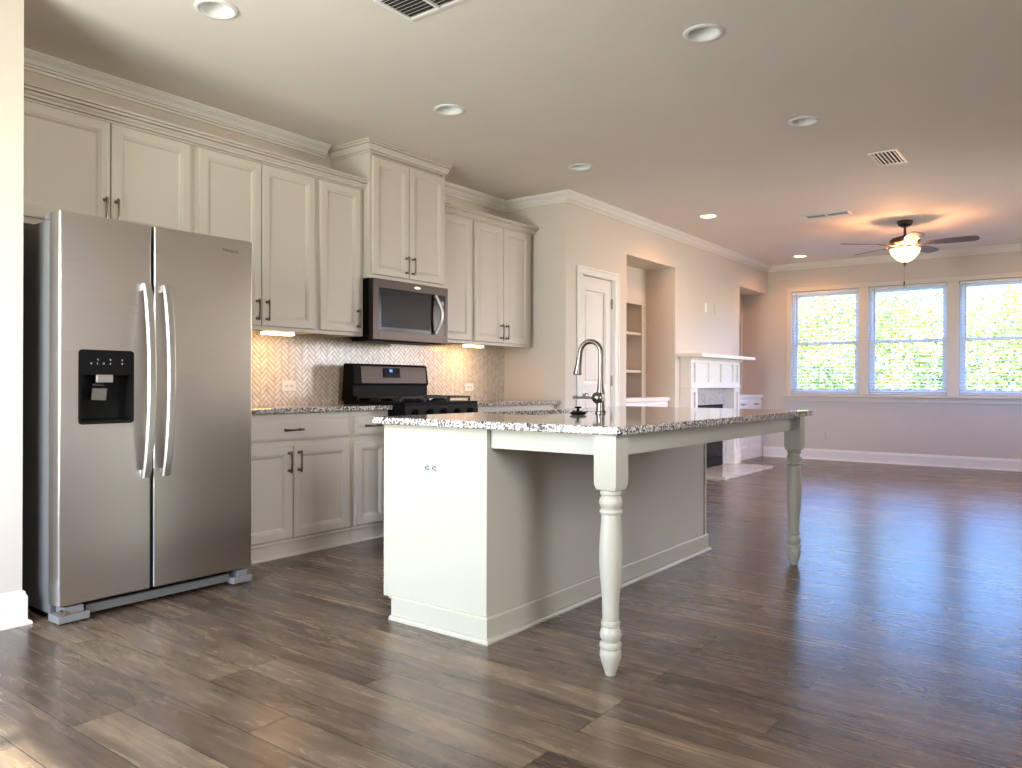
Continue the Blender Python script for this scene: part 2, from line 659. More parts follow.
# right wall: added fill opening near the camera, then two living-room windows
RW = [(.55, 1.35), (7.4, 8.6), (8.8, 10.0)]
mb = MB()
mb.box(BX - .15, WX, RY - .15, RY, 0, WZ0); mb.box(BX - .15, WX, RY - .15, RY, WZ1, 2.96)
for a, b in ((BX - .15, RW[0][0]), (RW[0][1], RW[1][0]), (RW[1][1], RW[2][0]), (RW[2][1], WX)):
    mb.box(a, b, RY - .15, RY, WZ0, WZ1)
struct(mb.done('wall_right', MW))

# back wall with patio door opening
PD = (1.95, 3.50)
mb = MB()
mb.box(BX - .15, BX, RY, PD[0], 0, 2.96); mb.box(BX - .15, BX, PD[1], KY, 0, 2.96)
mb.box(BX - .15, BX, PD[0], PD[1], 2.25, 2.96)
struct(mb.done('wall_back', MW))

# ---- crown moulding on the walls
CR = [(0, ZC), (.085, ZC), (.085, ZC - .009), (.073, ZC - .009), (.073, ZC - .017), (.064, ZC - .024), (.046, ZC - .035), (.038, ZC - .048),
      (.038, ZC - .054), (.022, ZC - .054), (.022, ZC - .060), (.031, ZC - .060), (.031, ZC - .067), (.010, ZC - .067), (.010, ZC - .073), (.017, ZC - .073), (.017, ZC - .083), (0, ZC - .083)]
TC0, TC1, TCY = 3.692, 4.478, 4.028     # tall cabinet x0,x1,front face
# travel so that the room is on the right: toward +x along the kitchen wall is room at -y (right)
struct(MB().sweep(CR, [(SX, KY), (TC0 - .07, KY)]).done('trim_1', MTRIM))
struct(MB().sweep(CR, [(TC1, KY), (PX, KY), (PX, PY), (WX, PY), (WX, RY)]).done('trim_2', MTRIM))
struct(MB().sweep(CR, [(WX, RY), (BX, RY)]).done('trim_3', MTRIM))

# ---- baseboards
BB = [(0, 0), (.030, 0), (.030, .008), (.026, .016), (.016, .020), (.016, .118), (.012, .126), (.009, .132), (.009, .140), (0, .146)]
struct(MB().sweep(BB, [(BX, SY), (SX, SY), (SX, KY)]).done('baseboard_left', MTRIM))
struct(MB().sweep(BB, [(PX, PY), (DX0 - .075, PY)]).done('baseboard_pantry', MTRIM))
struct(MB().sweep(BB, [(DX1 + .075, PY), (N1a, PY)]).done('baseboard_niche', MTRIM))
struct(MB().sweep(BB, [(9.70, PY), (N2a, PY)]).done('baseboard_fireplace', MTRIM))
struct(MB().sweep(BB, [(WX, PY + .05), (WX, RY)]).done('baseboard_window', MTRIM))
struct(MB().sweep(BB, [(WX, RY), (BX, RY)]).done('baseboard_right', MTRIM))

# ---- windows
def window(n, y0, y1, wx, label):
    r = sroot('window_%d' % n, (wx, (y0 + y1) / 2, WZ0), label)
    xf = wx + .06
    f = MB()
    f.box(xf, xf + .09, y0, y0 + .03, WZ0, WZ1); f.box(xf, xf + .09, y1 - .03, y1, WZ0, WZ1)
    f.box(xf, xf + .09, y0, y1, WZ0, WZ0 + .03); f.box(xf, xf + .09, y0, y1, WZ1 - .03, WZ1)
    f.done('window_frame', MVINYL, r)
    zm = 1.615
    for nm, a, b, dx in (('lower_sash', WZ0 + .03, zm + .02, .012), ('upper_sash', zm - .02, WZ1 - .03, .045)):
        g = MB()
        x = xf + dx
        A, B = y0 + .03, y1 - .03
        g.box(x, x + .03, A, A + .035, a, b, .003); g.box(x, x + .03, B - .035, B, a, b, .003)
        g.box(x, x + .03, A + .035, B - .035, a, a + .04, .003); g.box(x, x + .03, A + .035, B - .035, b - .04, b, .003)
        s = g.done(nm, MVINYL, r)
        MB().box(x + .012, x + .016, A + .03, B - .03, a + .035, b - .035).done('pane', MPANE, s)
    return r


window(1, *WIN[0], WX, 'leftmost of the three windows')
window(2, *WIN[1], WX, 'middle of the three windows')
window(3, *WIN[2], WX, 'right window, cut by the picture edge')

# casing, stool and apron around the group
mb = MB()
ya, yb = WIN[2][0] - .065, WIN[0][1] + .065
mb.box(WX - .018, WX, WIN[0][1], yb, WZ0 - .02, WZ1 + .065, .004)
mb.box(WX - .018, WX, ya, WIN[2][0], WZ0 - .02, WZ1 + .065, .004)
mb.box(WX - .018, WX, WIN[2][0], WIN[0][1], WZ1, WZ1 + .065, .004)
mb.box(WX - .012, WX, WIN[1][1], WIN[0][0], WZ0, WZ1, .002)
mb.box(WX - .012, WX, WIN[2][1], WIN[1][0], WZ0, WZ1, .002)
struct(mb.done('trim_4', MWTRIM))
mb = MB()
mb.box(WX - .06, WX + .06, ya - .02, yb + .03, WZ0 - .035, WZ0 - .005, .006)
mb.box(WX - .018, WX, ya, yb, WZ0 - .10, WZ0 - .035, .004)
struct(mb.done('trim_5', MWTRIM))


def blind(i, y0, y1, label):
    b = thing('window_blind', label, 'blind', (WX + .03, (y0 + y1) / 2, WZ0 + .01), 'blinds hanging in the three windows')
    a0, a1 = y0 + .006, y1 - .006
    MB().box(WX + .004, WX + .05, a0, a1, WZ1 - .045, WZ1 - .004, .004).done('headrail', MVINYL, b)
    s = MB()
    z = WZ0 + .045
    while z < WZ1 - .06:
        s.prism([(WX + .004, a0, z - .0035), (WX + .054, a0, z + .0035), (WX + .054, a0, z + .0065), (WX + .004, a0, z - .0005)], (0, a1 - a0, 0))
        z += .0435
    for yy in (a0 + .12, (a0 + a1) / 2, a1 - .12):
        for xx in (WX + .004, WX + .053):
            s.box(xx, xx + .0012, yy, yy + .0015, WZ0 + .02, WZ1 - .045)
    s.done('slats', MSLAT, b)
    MB().box(WX + .006, WX + .052, a0, a1, WZ0 + .008, WZ0 + .026, .003).done('bottom_rail', MVINYL, b)
    MB().tube([(WX - .004, a1 - .065, WZ1 - .03), (WX - .006, a1 - .066, 1.62)], .0045, 8).done('tilt_wand', MWAND, b)


blind(0, *WIN[0], 'white slatted blind with brown wand in the leftmost window')
blind(1, *WIN[1], 'white slatted blind with brown wand in the middle window, behind the fan bowl')
blind(2, *WIN[2], 'white slatted blind with brown wand in the right window cut by the frame')

# right-wall windows, the first one added for fill, and the patio door (out of the picture, they bring the daylight)
for k, (a, b) in enumerate(RW):
    r = sroot('window_%d' % (4 + k), ((a + b) / 2, RY, WZ0))
    f = MB()
    for (p, q, z0, z1) in ((a, a + .05, WZ0, WZ1), (b - .05, b, WZ0, WZ1), (a, b, WZ0, WZ0 + .05), (a, b, WZ1 - .05, WZ1), (a, b, 1.6, 1.64)):
        f.box(p, q, RY - .10, RY - .04, z0, z1)
    f.done('window_frame', MVINYL, r)
    MB().box(a, b, RY - .075, RY - .07, WZ0, WZ1).done('pane', MPANE, r)
r = sroot('door_2', (BX, sum(PD) / 2, 0))
f = MB()
for (p, q, z0, z1) in ((PD[0], PD[0] + .07, 0, 2.25), (PD[1] - .07, PD[1], 0, 2.25), (2.69, 2.76, 0, 2.25), (PD[0], PD[1], 0, .08), (PD[0], PD[1], 2.17, 2.25)):
    f.box(BX - .11, BX - .05, p, q, z0, z1)
f.done('door_frame', MVINYL, r)
MB().box(BX - .082, BX - .078, PD[0], PD[1], .05, 2.2).done('pane', MPANE, r)

# ---- pantry door
r = sroot('door_1', ((DX0 + DX1) / 2, PY, 0), 'white panelled pantry door')
mb = MB()
dw = DX1 - DX0
y = PY + .035
mb.box(DX0 + .003, DX1 - .003, y + .023, y + .035, .008, DZ - .003)
RG = [(0, 0), (0, .008), (.012, .0075), (.02, -.004), (.026, -.004), (.05, .004), (.06, .006)]
def door_face(mb, x0, x1, z0, z1, yy):
    # stiles and rails around two recessed panels
    st = .105
    zs = [z0, z0 + .22, 0.90, 1.035, z1 - .125, z1]
    mb.box(x0, x0 + st, yy - .008, yy + .023, z0, z1); mb.box(x1 - st, x1, yy - .008, yy + .023, z0, z1)
    for a, b in ((zs[0], zs[1]), (zs[2], zs[3]), (zs[4], zs[5])):
        mb.box(x0 + st, x1 - st, yy - .008, yy + .023, a, b)
    for a, b in ((zs[1], zs[2]), (zs[3], zs[4])):
        w, h = x1 - x0 - 2 * st, b - a
        mb.panel((x0 + st, yy, a), (1, 0, 0), (0, 0, 1), (0, -1, 0), w, h, [(0, .008), (.003, -.017), (.018, -.019), (.030, -.019), (.046, -.006)], t=.0225)
door_face(mb, DX0 + .003, DX1 - .003, .008, DZ - .003, y)
mb.done('door_leaf', MTRIM, r)
for hz in (1.82, 1.07, .26):
    MB().box(DX1 - .012, DX1 + .004, y - .012, y - .006, hz - .045, hz + .045, .002).tube([(DX1 - .002, y - .016, hz - .05), (DX1 - .002, y - .016, hz + .05)], .007, 8).done('hinge', MNICK, r, True)
MB().lathe([(.026, 0), (.026, -.006), (.010, -.010), (.010, -.030), (.022, -.036), (.027, -.048), (.022, -.060), (.008, -.064)], (DX0 + .06, y - .008, .93), 20, 'y').done('door_knob', MNICK, r, True)
mb = MB()
def casing(mb, a, b, c, d, horizontal=False):
    mb.box(a, b, PY - .020, PY, c, d, .004)
    if horizontal: mb.box(a + .004, b - .004, PY - .027, PY - .018, d - .022, d - .003, .004)
casing(mb, DX0 - .075, DX0, 0, DZ); casing(mb, DX1, DX1 + .075, 0, DZ)
mb.box(DX0 - .075, DX1 + .075, PY - .020, PY, DZ, DZ + .075, .004)
mb.box(DX0 - .075, DX1 + .075, PY - .028, PY - .018, DZ + .052, DZ + .073, .004)
mb.box(DX0 - .075, DX0 - .055, PY - .028, PY - .018, 0, DZ + .056, .004); mb.box(DX1 + .055, DX1 + .075, PY - .028, PY - .018, 0, DZ + .056, .004)
mb.box(DX0 - .001, DX0 + .002, PY, PY + T, 0, DZ); mb.box(DX1 - .002, DX1 + .001, PY, PY + T, 0, DZ)
struct(mb.done('trim_6', MTRIM))

# ------------------------------------------------------------------ cabinets
DOOR_R = [(0, 0), (0, .015), (.003, .019), (.007, .020), (.048, .020), (.052, .017), (.058, .0165), (.066, .009), (.069, .006)]


def pull(parent, x, yf, z, vertical=True, L=.105, m=None):
    """bar pull with two posts; yf = face it stands on (room towards -y)"""
    b = MB()
    h = L / 2
    o = .028
    def P(t, d):
        return (x, yf - d, z + t) if vertical else (x + t, yf - d, z)
    pts = [P(-h - .012, o - .002), P(-h, o + .001), P(-h * .5, o + .004), P(0, o + .005), P(h * .5, o + .004), P(h, o + .001), P(h + .012, o - .002)]
    b.tube(pts, .005, 10, rs=[.0065, .0075, .0048, .0044, .0048, .0075, .0065])
    for t in (-h, h):
        b.tube([P(t, 0), P(t, .004), P(t, .006), P(t, o)], .0055, 10, rs=[.010, .009, .0052, .0058])
    return b.done('handle', m or MNICK, parent, True)


def cab_door(parent, x0, x1, z0, z1, yf, hx=None, hz=None, m=None, rings=None, name='door', horiz=False, hm=None):
    m = m or MCAB
    mb = MB()
    rr = rings or DOOR_R
    mb.panel((x0, yf, z0), (1, 0, 0), (0, 0, 1), (0, -1, 0), x1 - x0, z1 - z0, rr)
    d = mb.done(name, m, parent)
    if hx is not None:
        pull(d, hx, yf - .020, hz, not horiz, m=hm)
    return d


DRAWER_R = [(0, 0), (0, .013), (.006, .0165), (.012, .018), (.018, .020)]
UD = 4.09  # face-frame plane of the uppers


def upper(label, x0, x1, z0, doors, ztop=2.44, yf=UD, group='white wall cabinets over the counter'):
    r = thing('upper_cabinet', label, 'cabinet', ((x0 + x1) / 2, (yf + KY) / 2, z0), group)
    b = MB()
    t = .016
    b.box(x0, x0 + t, yf + .019, KY, z0, ztop); b.box(x1 - t, x1, yf + .019, KY, z0, ztop)
    b.box(x0 + t, x1 - t, yf + .019, KY, z0 + .018, z0 + .034); b.box(x0 + t, x1 - t, yf + .019, KY, ztop - .016, ztop)
    b.box(x0 + t, x1 - t, KY - .01, KY, z0 + .034, ztop - .016)
    b.done('body', MCAB, r)
    f = MB()
    f.box(x0, x0 + .03, yf, yf + .019, z0, ztop); f.box(x1 - .03, x1, yf, yf + .019, z0, ztop)
    f.box(x0 + .03, x1 - .03, yf, yf + .019, z0, z0 + .03); f.box(x0 + .03, x1 - .03, yf, yf + .019, ztop - .06, ztop)
    f.box(x0 + .03, x1 - .03, yf + .012, yf + .019, z0 + .03, ztop - .06)
    f.done('face_frame', MCAB, r)
    for (a, c, za, zb, hx) in doors:
        cab_door(r, a, c, za, zb, yf, hx, za + .095)
    return r


upper('wide low cabinet of two doors above the refrigerator', 1.376, 2.415, 1.80,
      [(1.470, 1.938, 1.83, 2.383, 1.908), (1.944, 2.385, 1.83, 2.383, 1.966)])
upper('tall two-door wall cabinet directly right of the refrigerator', 2.417, 3.280, 1.365,
      [(2.440, 2.850, 1.388, 2.383, 2.818), (2.856, 3.257, 1.388, 2.383, 2.888)])
upper('narrow single-door wall cabinet just left of the microwave', 3.282, TC0 - .002, 1.365,
      [(3.305, 3.655, 1.388, 2.383, 3.625)])
upper('narrow single-door wall cabinet just right of the microwave', TC1 + .002, 4.885, 1.365,
      [(4.49, 4.855, 1.388, 2.383, 4.52)])
upper('two-door wall cabinet in the corner beside the pantry wall', 4.887, 5.716, 1.365,
      [(4.905, 5.285, 1.388, 2.383, 5.252), (5.291, 5.672, 1.388, 2.383, 5.325)])
tc = upper('tall raised two-door cabinet above the microwave, reaching the ceiling', TC0, TC1, 1.775,
           [(TC0 + .022, 4.067, 1.802, 2.628, 4.037), (4.073, TC1 - .022, 1.802, 2.628, 4.103)], ztop=2.735, yf=TCY)
CC = [(0, 2.387), (.010, 2.387), (.010, 2.394), (.004, 2.394), (.004, 2.400), (.020, 2.400), (.024, 2.410), (.034, 2.418), (.038, 2.426), (.028, 2.426), (.028, 2.432), (.048, 2.432), (.048, 2.442), (.042, 2.442), (.042, 2.447), (.058, 2.447), (.058, 2.457), (0, 2.457)]
CC = [(a + .021, z) for a, z in CC]
o = MB().sweep([(a - .0205, z) for a, z in CC], [(SX, UD), (TC0 - .001, UD)]).done('crown_moulding', MCAB)
tag(o, 'long painted moulding along the top of the cabinets left of the microwave', 'moulding', 'mouldings capping the wall cabinets')
o = MB().sweep([(a - .0205, z) for a, z in CC], [(TC1 + .001, UD), (5.716, UD), (5.716, KY)]).done('crown_moulding', MCAB)
tag(o, 'short painted moulding along the top of the cabinets right of the microwave', 'moulding', 'mouldings capping the wall cabinets')
TCC = [(0, 2.652), (.010, 2.652), (.010, 2.661), (.003, 2.661), (.003, 2.667), (.016, 2.667), (.018, 2.680), (.026, 2.694), (.030, 2.702), (.020, 2.702), (.020, 2.709), (.036, 2.709), (.036, 2.720), (.030, 2.720), (.030, 2.726), (.043, 2.726), (.043, 2.738), (0, 2.738)]
MB().sweep(TCC, [(TC0, KY), (TC0, TCY), (TC1, TCY), (TC1, KY)]).done('crown', MCAB, tc)

# base cabinets
BF = 3.835


def base(label, x0, x1, cols, yf=BF, group='white base cabinets under the counter'):
    r = thing('base_cabinet', label, 'cabinet', ((x0 + x1) / 2, (yf + KY) / 2, 0), group)
    MB().box(x0, x1, yf + .019, KY - .002, .09, .855).done('body', MCAB, r)
    f = MB()
    f.box(x0, x1, yf, yf + .019, .092, .855, .001)
    f.box(x0, x1, yf - .012, yf, .084, .098, .003)
    f.done('face_frame', MCAB, r)
    t = MB()
    t.box(x0, x1, yf + .004, yf + .02, 0, .092)
    t.prism([(x0, yf + .004, .0), (x0, yf - .016, 0), (x0, yf - .015, .008), (x0, yf - .008, .016), (x0, yf + .004, .018)], (x1 - x0, 0, 0))
    t.done('toe_board', MCAB, r)
    for (a, c, kind, hx) in cols:
        if kind == 'drawer':
            cab_door(r, a, c, .692, .822, yf, (a + c) / 2, .757, rings=DRAWER_R, name='drawer', horiz=True)
        else:
            cab_door(r, a, c, .108, .660, yf, hx, .566)
    return r


base('two-door base cabinet with one wide drawer, right of the refrigerator', 2.42, 3.360,
     [(2.445, 3.338, 'drawer', 0), (2.445, 2.896, 'door', 2.864), (2.902, 3.338, 'door', 2.936)])
base('narrow base cabinet with one drawer, left of the range', 3.362, 3.690,
     [(3.388, 3.668, 'drawer', 0), (3.388, 3.668, 'door', 3.640)])
base('base cabinet between the range and the pantry wall', 4.468, PX - .003,
     [(4.50, 5.10, 'drawer', 0), (5.12, 5.74, 'drawer', 0), (4.50, 5.10, 'door', 5.07), (5.12, 5.74, 'door', 5.15)])

# countertops
CT0, CT1 = .857, .887
o = MB().box(2.40, 3.692, 3.790, KY - .012, CT0, CT1, .004).done('countertop', MGRAN)
tag(o, 'speckled granite countertop between the refrigerator and the range', 'countertop', 'granite tops on the kitchen wall')
o = MB().box(4.466, PX - .001, 3.790, KY - .012, CT0, CT1, .004).done('countertop', MGRAN)
tag(o, 'speckled granite countertop between the range and the pantry wall', 'countertop', 'granite tops on the kitchen wall')

# herringbone backsplash
def herringbone():
    t = bmesh.new()
    w, n, g = .0265, 3, .0022
    X0, X1, Z0, Z1 = 2.40, PX - .001, CT1 - .0, 1.3645
    c, s_ = cos(pi / 4), sin(pi / 4)
    cx, cz = 4.0, 1.1
    R_ = 75
    def quad(u0, u1, v0, v1):
        pts = [(u0 + g / 2, v0 + g / 2), (u1 - g / 2, v0 + g / 2), (u1 - g / 2, v1 - g / 2), (u0 + g / 2, v1 - g / 2)]
        P = [(cx + u * c - v * s_, cz + u * s_ + v * c) for u, v in pts]
        mx, mz = sum(p[0] for p in P) / 4, sum(p[1] for p in P) / 4
        if not (X0 - .08 < mx < X1 + .08 and Z0 - .08 < mz < Z1 + .08): return
        a = [t.verts.new((x, KY - .004, z)) for x, z in P]
        i = .0012
        Q = [(cx + u * c - v * s_, cz + u * s_ + v * c) for u, v in
             [(pts[0][0] + i, pts[0][1] + i), (pts[1][0] - i, pts[1][1] + i), (pts[2][0] - i, pts[2][1] - i), (pts[3][0] + i, pts[3][1] - i)]]
        b = [t.verts.new((x, KY - .0065, z)) for x, z in Q]
        t.faces.new(b)
        for k in range(4):
            t.faces.new((a[k], a[(k + 1) % 4], b[(k + 1) % 4], b[k]))
    for k in range(-R_, R_):
        for m in range(-R_ // n, R_ // n):
            quad((k + 2 * n * m) * w, (k + 2 * n * m + n) * w, k * w, (k + 1) * w)
            cc = k + 2 * n * m
            quad(cc * w, (cc + 1) * w, (k - 2 * n + 1) * w, (k - n + 1) * w)
    for pco, pno in (((X0, 0, 0), (-1, 0, 0)), ((X1, 0, 0), (1, 0, 0)), ((0, 0, Z0), (0, 0, -1)), ((0, 0, Z1), (0, 0, 1))):
        bmesh.ops.bisect_plane(t, geom=t.verts[:] + t.edges[:] + t.faces[:], plane_co=pco, plane_no=pno, clear_outer=True)
    return t


r = thing('backsplash', 'cream herringbone tile backsplash behind the range and counters', 'backsplash', (4.08, KY - .003, CT1))
mb = MB(); mb.merge(herringbone()); mb.done('tiles', MTILE, r)
MB().box(2.40, PX - .001, KY - .0045, KY - .0005, CT1 - .0, 1.3645).done('grout', MGROUT, r)


def outlet(label, o, u, n, w=.115, h=.07, m=MPLATE, receptacles=2, cat='outlet', vertical=False, group=None, rm=None):
    """wall plate centred at o, u = horizontal direction, n = towards the room"""
    o, u, n = Vector(o), Vector(u), Vector(n)
    r = thing('wall_outlet' if cat == 'outlet' else 'wall_plate', label, cat, o, group)
    z = Vector((0, 0, 1))
    W_, H_ = (w, h)
    mb = MB(); mb.panel(o - u * W_ / 2 - z * H_ / 2, u, z, n, W_, H_, [(0, 0), (0, .003), (.003, .006)])
    pl = mb.done('plate', m, r)
    if receptacles:
        for k in range(receptacles):
            off = (k - (receptacles - 1) / 2) * .040
            c = o + (z * off if vertical else u * off)
            mb = MB(); mb.panel(c - u * .016 - z * .016, u, z, n, .032, .032, [(0, .004), (0, .0072), (.003, .008)])
            mb.done('receptacle', rm or m, r)
            s = MB()
            for du, dz, a, b in ((-.0065, .004, .0034, .010), (.0065, .004, .0034, .010), (0, -.008, .0065, .0060)):
                if not vertical: du, dz, a, b = dz, du, b, a
                s.panel(c + u * (du - a / 2) + z * (dz - b / 2), u, z, n, a, b, [(0, .006), (0, .0088)])
            s.done('slots', MSLOT, r)
    return r


TF = KY - .0068
outlet('white double outlet plate on the tile between refrigerator and range', (3.318, TF, 1.015), (1, 0, 0), (0, -1, 0))
outlet('white outlet plate on the tile right of the range', (5.245, TF, 1.005), (1, 0, 0), (0, -1, 0))
outlet('pale outlet plate low on the wall below the leftmost window', (WX, 2.93, .345), (0, -1, 0), (-1, 0, 0), .07, .115, MPLATEB, 2, vertical=True)
outlet('small bright white outlet plate high above the mantel', (8.87, PY, 1.97), (1, 0, 0), (0, -1, 0), .075, .115, MPLATE, 0)
outlet('wall-coloured blank plate high above the mantel, right of the white one', (9.19, PY, 1.97), (1, 0, 0), (0, -1, 0), .07, .115, MPLATEB, 0, cat='wall plate')


# under-cabinet lights
def ucl(label, x0, x1, yc):
    r = thing('undercabinet_light', label, 'light', ((x0 + x1) / 2, yc, 1.35), 'warm light bars under the wall cabinets')
    MB().box(x0 - .004, x1 + .004, yc - .034, yc + .034, 1.362, 1.3825, .004).done('housing', MPLATE, r)
    MB().box(x0, x1, yc - .030, yc + .030, 1.346, 1.362, .004).done('lens', MUCL, r)
    l = bpy.data.lights.new('undercabinet_lamp', 'AREA')
    l.shape = 'RECTANGLE'; l.size = x1 - x0 - .02; l.size_y = .05; l.energy = 1.8; l.color = (1.0, .45, .10)
    o = bpy.data.objects.new('undercabinet_lamp', l); C.objects.link(o)
    o.parent = r
    o.location = (0, 0, -.008)
    o.rotation_euler = (radians(12), 0, 0)
    return r


ucl('glowing light bar under the cabinet right of the refrigerator', 2.955, 3.175, 4.20)
ucl('glowing light bar under the cabinet right of the microwave', 4.955, 5.165, 4.22)


# ------------------------------------------------------------------ refrigerator
def text(name, body, size, loc, m, parent, extrude=.0006, rot=(pi / 2, 0, 0)):
    c = bpy.data.curves.new(name, 'FONT')
    c.body = body; c.size = size; c.extrude = extrude; c.align_x = 'CENTER'; c.align_y = 'CENTER'
    o = bpy.data.objects.new(name, c); C.objects.link(o)
    me = bpy.data.meshes.new_from_object(o)
    bpy.data.objects.remove(o); bpy.data.curves.remove(c)
    me.name = name
    me.materials.clear(); me.materials.append(m)
    o = bpy.data.objects.new(name, me); C.objects.link(o)
    o.parent = parent
    off = Vector((0, 0, 0)); p = parent
    while p is not None:
        off += p.location; p = p.parent
    o.location = Vector(loc) - off
    o.rotation_euler = rot
    return o


FX0, FX1, FY = 1.448, 2.386, 3.485
FS = 1.854
fr = thing('refrigerator', 'stainless side-by-side refrigerator with water dispenser, beside the left wall', 'refrigerator', (1.92, 3.92, 0))
MB().box(FX0 + .012, FX1 - .012, FY + .115, 4.36, .03, 1.742, .006).done('case', MCASE, fr)
MB().box(FX0 + .02, FX1 - .02, FY + .10, FY + .116, .08, 1.74).done('gasket', MBLACK, fr)


def slab_door(name, x0, x1, hole=None):
    """door with rounded vertical edges; hole=(x0,x1,z0,z1) cut through the front"""
    r_ = .007
    y0, y1 = FY, FY + .10
    z0, z1 = .080, 1.767
    mb = MB()
    if not hole:
        mb.box(x0, x1, y0, y1, z0, z1, r_, 5)
        return mb.done(name, MSTEEL, fr)
    t = bmesh.new()
    bmesh.ops.create_cube(t, size=1)
    for v in t.verts:
        v.co = Vector(((x0 + x1) / 2 + v.co.x * (x1 - x0), (y0 + y1) / 2 + v.co.y * (y1 - y0), (z0 + z1) / 2 + v.co.z * (z1 - z0)))
    bmesh.ops.bevel(t, geom=t.edges[:], offset=r_, segments=4, affect='EDGES', profile=.5)
    hx0, hx1, hz0, hz1 = hole
    for pc, pn in (((hx0, 0, 0), (1, 0, 0)), ((hx1, 0, 0), (1, 0, 0)), ((0, 0, hz0), (0, 0, 1)), ((0, 0, hz1), (0, 0, 1))):
        bmesh.ops.bisect_plane(t, geom=t.verts[:] + t.edges[:] + t.faces[:], plane_co=pc, plane_no=pn)
    dead = []
    for f in t.faces:
        c = f.calc_center_median()
        if hx0 < c.x < hx1 and hz0 < c.z < hz1 and c.y < y0 + .01: dead.append(f)
    bmesh.ops.delete(t, geom=dead, context='FACES')
    mb.merge(t)
    # recess walls
    mb.bm.faces.ensure_lookup_table()
    o = mb.done(name, MSTEEL, fr)
    return o


HOLE = (1.529, 1.762, .856, 1.174)
dl = slab_door('door', FX0, FS - .007, HOLE)
dl['label'] = 'narrower left door with black dispenser'
dr = slab_door('door', FS + .007, FX1)
dr['label'] = 'wider right door'


def rrect(x0, x1, z0, z1, r, seg=5):
    pts = []
    for cx, cz, a0 in ((x1 - r, z1 - r, 0), (x0 + r, z1 - r, 90), (x0 + r, z0 + r, 180), (x1 - r, z0 + r, 270)):
        for k in range(seg + 1):
            a = radians(a0 + 90 * k / seg)
            pts.append((cx + r * cos(a), cz + r * sin(a)))
    return pts


# dispenser: bezel + control panel + recess
hx0, hx1, hz0, hz1 = HOLE
dsp = MB()
outer = rrect(hx0 - .004, hx1 + .004, hz0 - .004, hz1 + .004, .016)
inner = rrect(hx0 + .008, hx1 - .008, hz0 + .010, 1.068, .010)
bm_ = dsp.bm
vo = [bm_.verts.new((x, FY - .003, z)) for x, z in outer]
vb = [bm_.verts.new((x, FY + .001, z)) for x, z in outer]
vi = [bm_.verts.new((x, FY - .003, z)) for x, z in inner]
vd = [bm_.verts.new((x, FY + .060, z)) for x, z in inner]
N = len(outer)
for k in range(N):
    j = (k + 1) % N
    bm_.faces.new((vo[k], vo[j], vb[j], vb[k]))
    bm_.faces.new((vo[k], vo[j], vi[j], vi[k]))
    bm_.faces.new((vi[k], vi[j], vd[j], vd[k]))
bm_.faces.new(vd)
dp = dsp.done('dispenser', MGLASSB, dl)
# one level below would be too deep: remaining dispenser pieces are sub-parts of the door
MB().box(1.600, 1.672, FY - .004, FY + .012, 1.034, 1.070, .003).done('water_spout', MHANDLE, dl)
MB().prism([(1.590, FY + .004, 1.020), (1.640, FY + .004, 1.020), (1.640, FY + .018, 1.030), (1.590, FY + .018, 1.030)], (0, .003, 0)).done('ice_chute', MHANDLE, dl)
MB().prism([(1.586, FY + .002, 1.010), (1.648, FY + .002, 1.008), (1.652, FY + .022, .955), (1.590, FY + .022, .958)], (0, .005, 0)).done('paddle', MHANDLE, dl)
MB().box(hx0 + .02, hx1 - .02, FY + .002, FY + .058, hz0 + .010, hz0 + .016, .001).done('drip_tray', MBLACK, dl)
for k, (x, z) in enumerate(((1.606, 1.135), (1.660, 1.135), (1.712, 1.135), (1.578, 1.118), (1.604, 1.118), (1.631, 1.118), (1.660, 1.118), (1.712, 1.118))):
    ic = MB()
    if k % 2: ic.box(x - .004, x + .004, FY - .0036, FY - .003, z - .0015, z + .0015)
    ic.box(x - .0018, x + .0018, FY - .0036, FY - .003, z - .004, z + .004)
    ic.done('control_icon', MICON, dl)


def fridge_handle(door, x0, x1, s):
    """flat bowed bar between z .60 and 1.49"""
    mb = MB()
    za, zb = .598, 1.490
    prof = []
    n = 18
    rows = []
    for k in range(n + 1):
        t = k / n
        z = za + (zb - za) * t
        bow = .016 + .050 * (1 - (2 * t - 1) ** 2) ** .8
        rows.append((z, bow))
    bm = mb.bm
    R0 = []
    for z, b in rows:
        w = (x1 - x0)
        c = .007
        y0 = FY - b - .010; y1 = FY - b + .004
        R0.append([bm.verts.new(p) for p in ((x0 + c, y0, z), (x1 - c, y0, z), (x1, y0 + c, z), (x1, y1, z), (x0, y1, z), (x0, y0 + c, z))])
    for i in range(n):
        for j in range(6):
            bm.faces.new((R0[i][j], R0[i][(j + 1) % 6], R0[i + 1][(j + 1) % 6], R0[i + 1][j]))
    bm.faces.new(R0[0]); bm.faces.new(R0[-1])
    for z0, z1 in ((za, za + .035), (zb - .035, zb)):
        mb.box(x0 + .002, x1 - .002, FY - .022, FY + .001, z0, z1, .003)
    return mb.done('handle', MHANDLE, door, True)


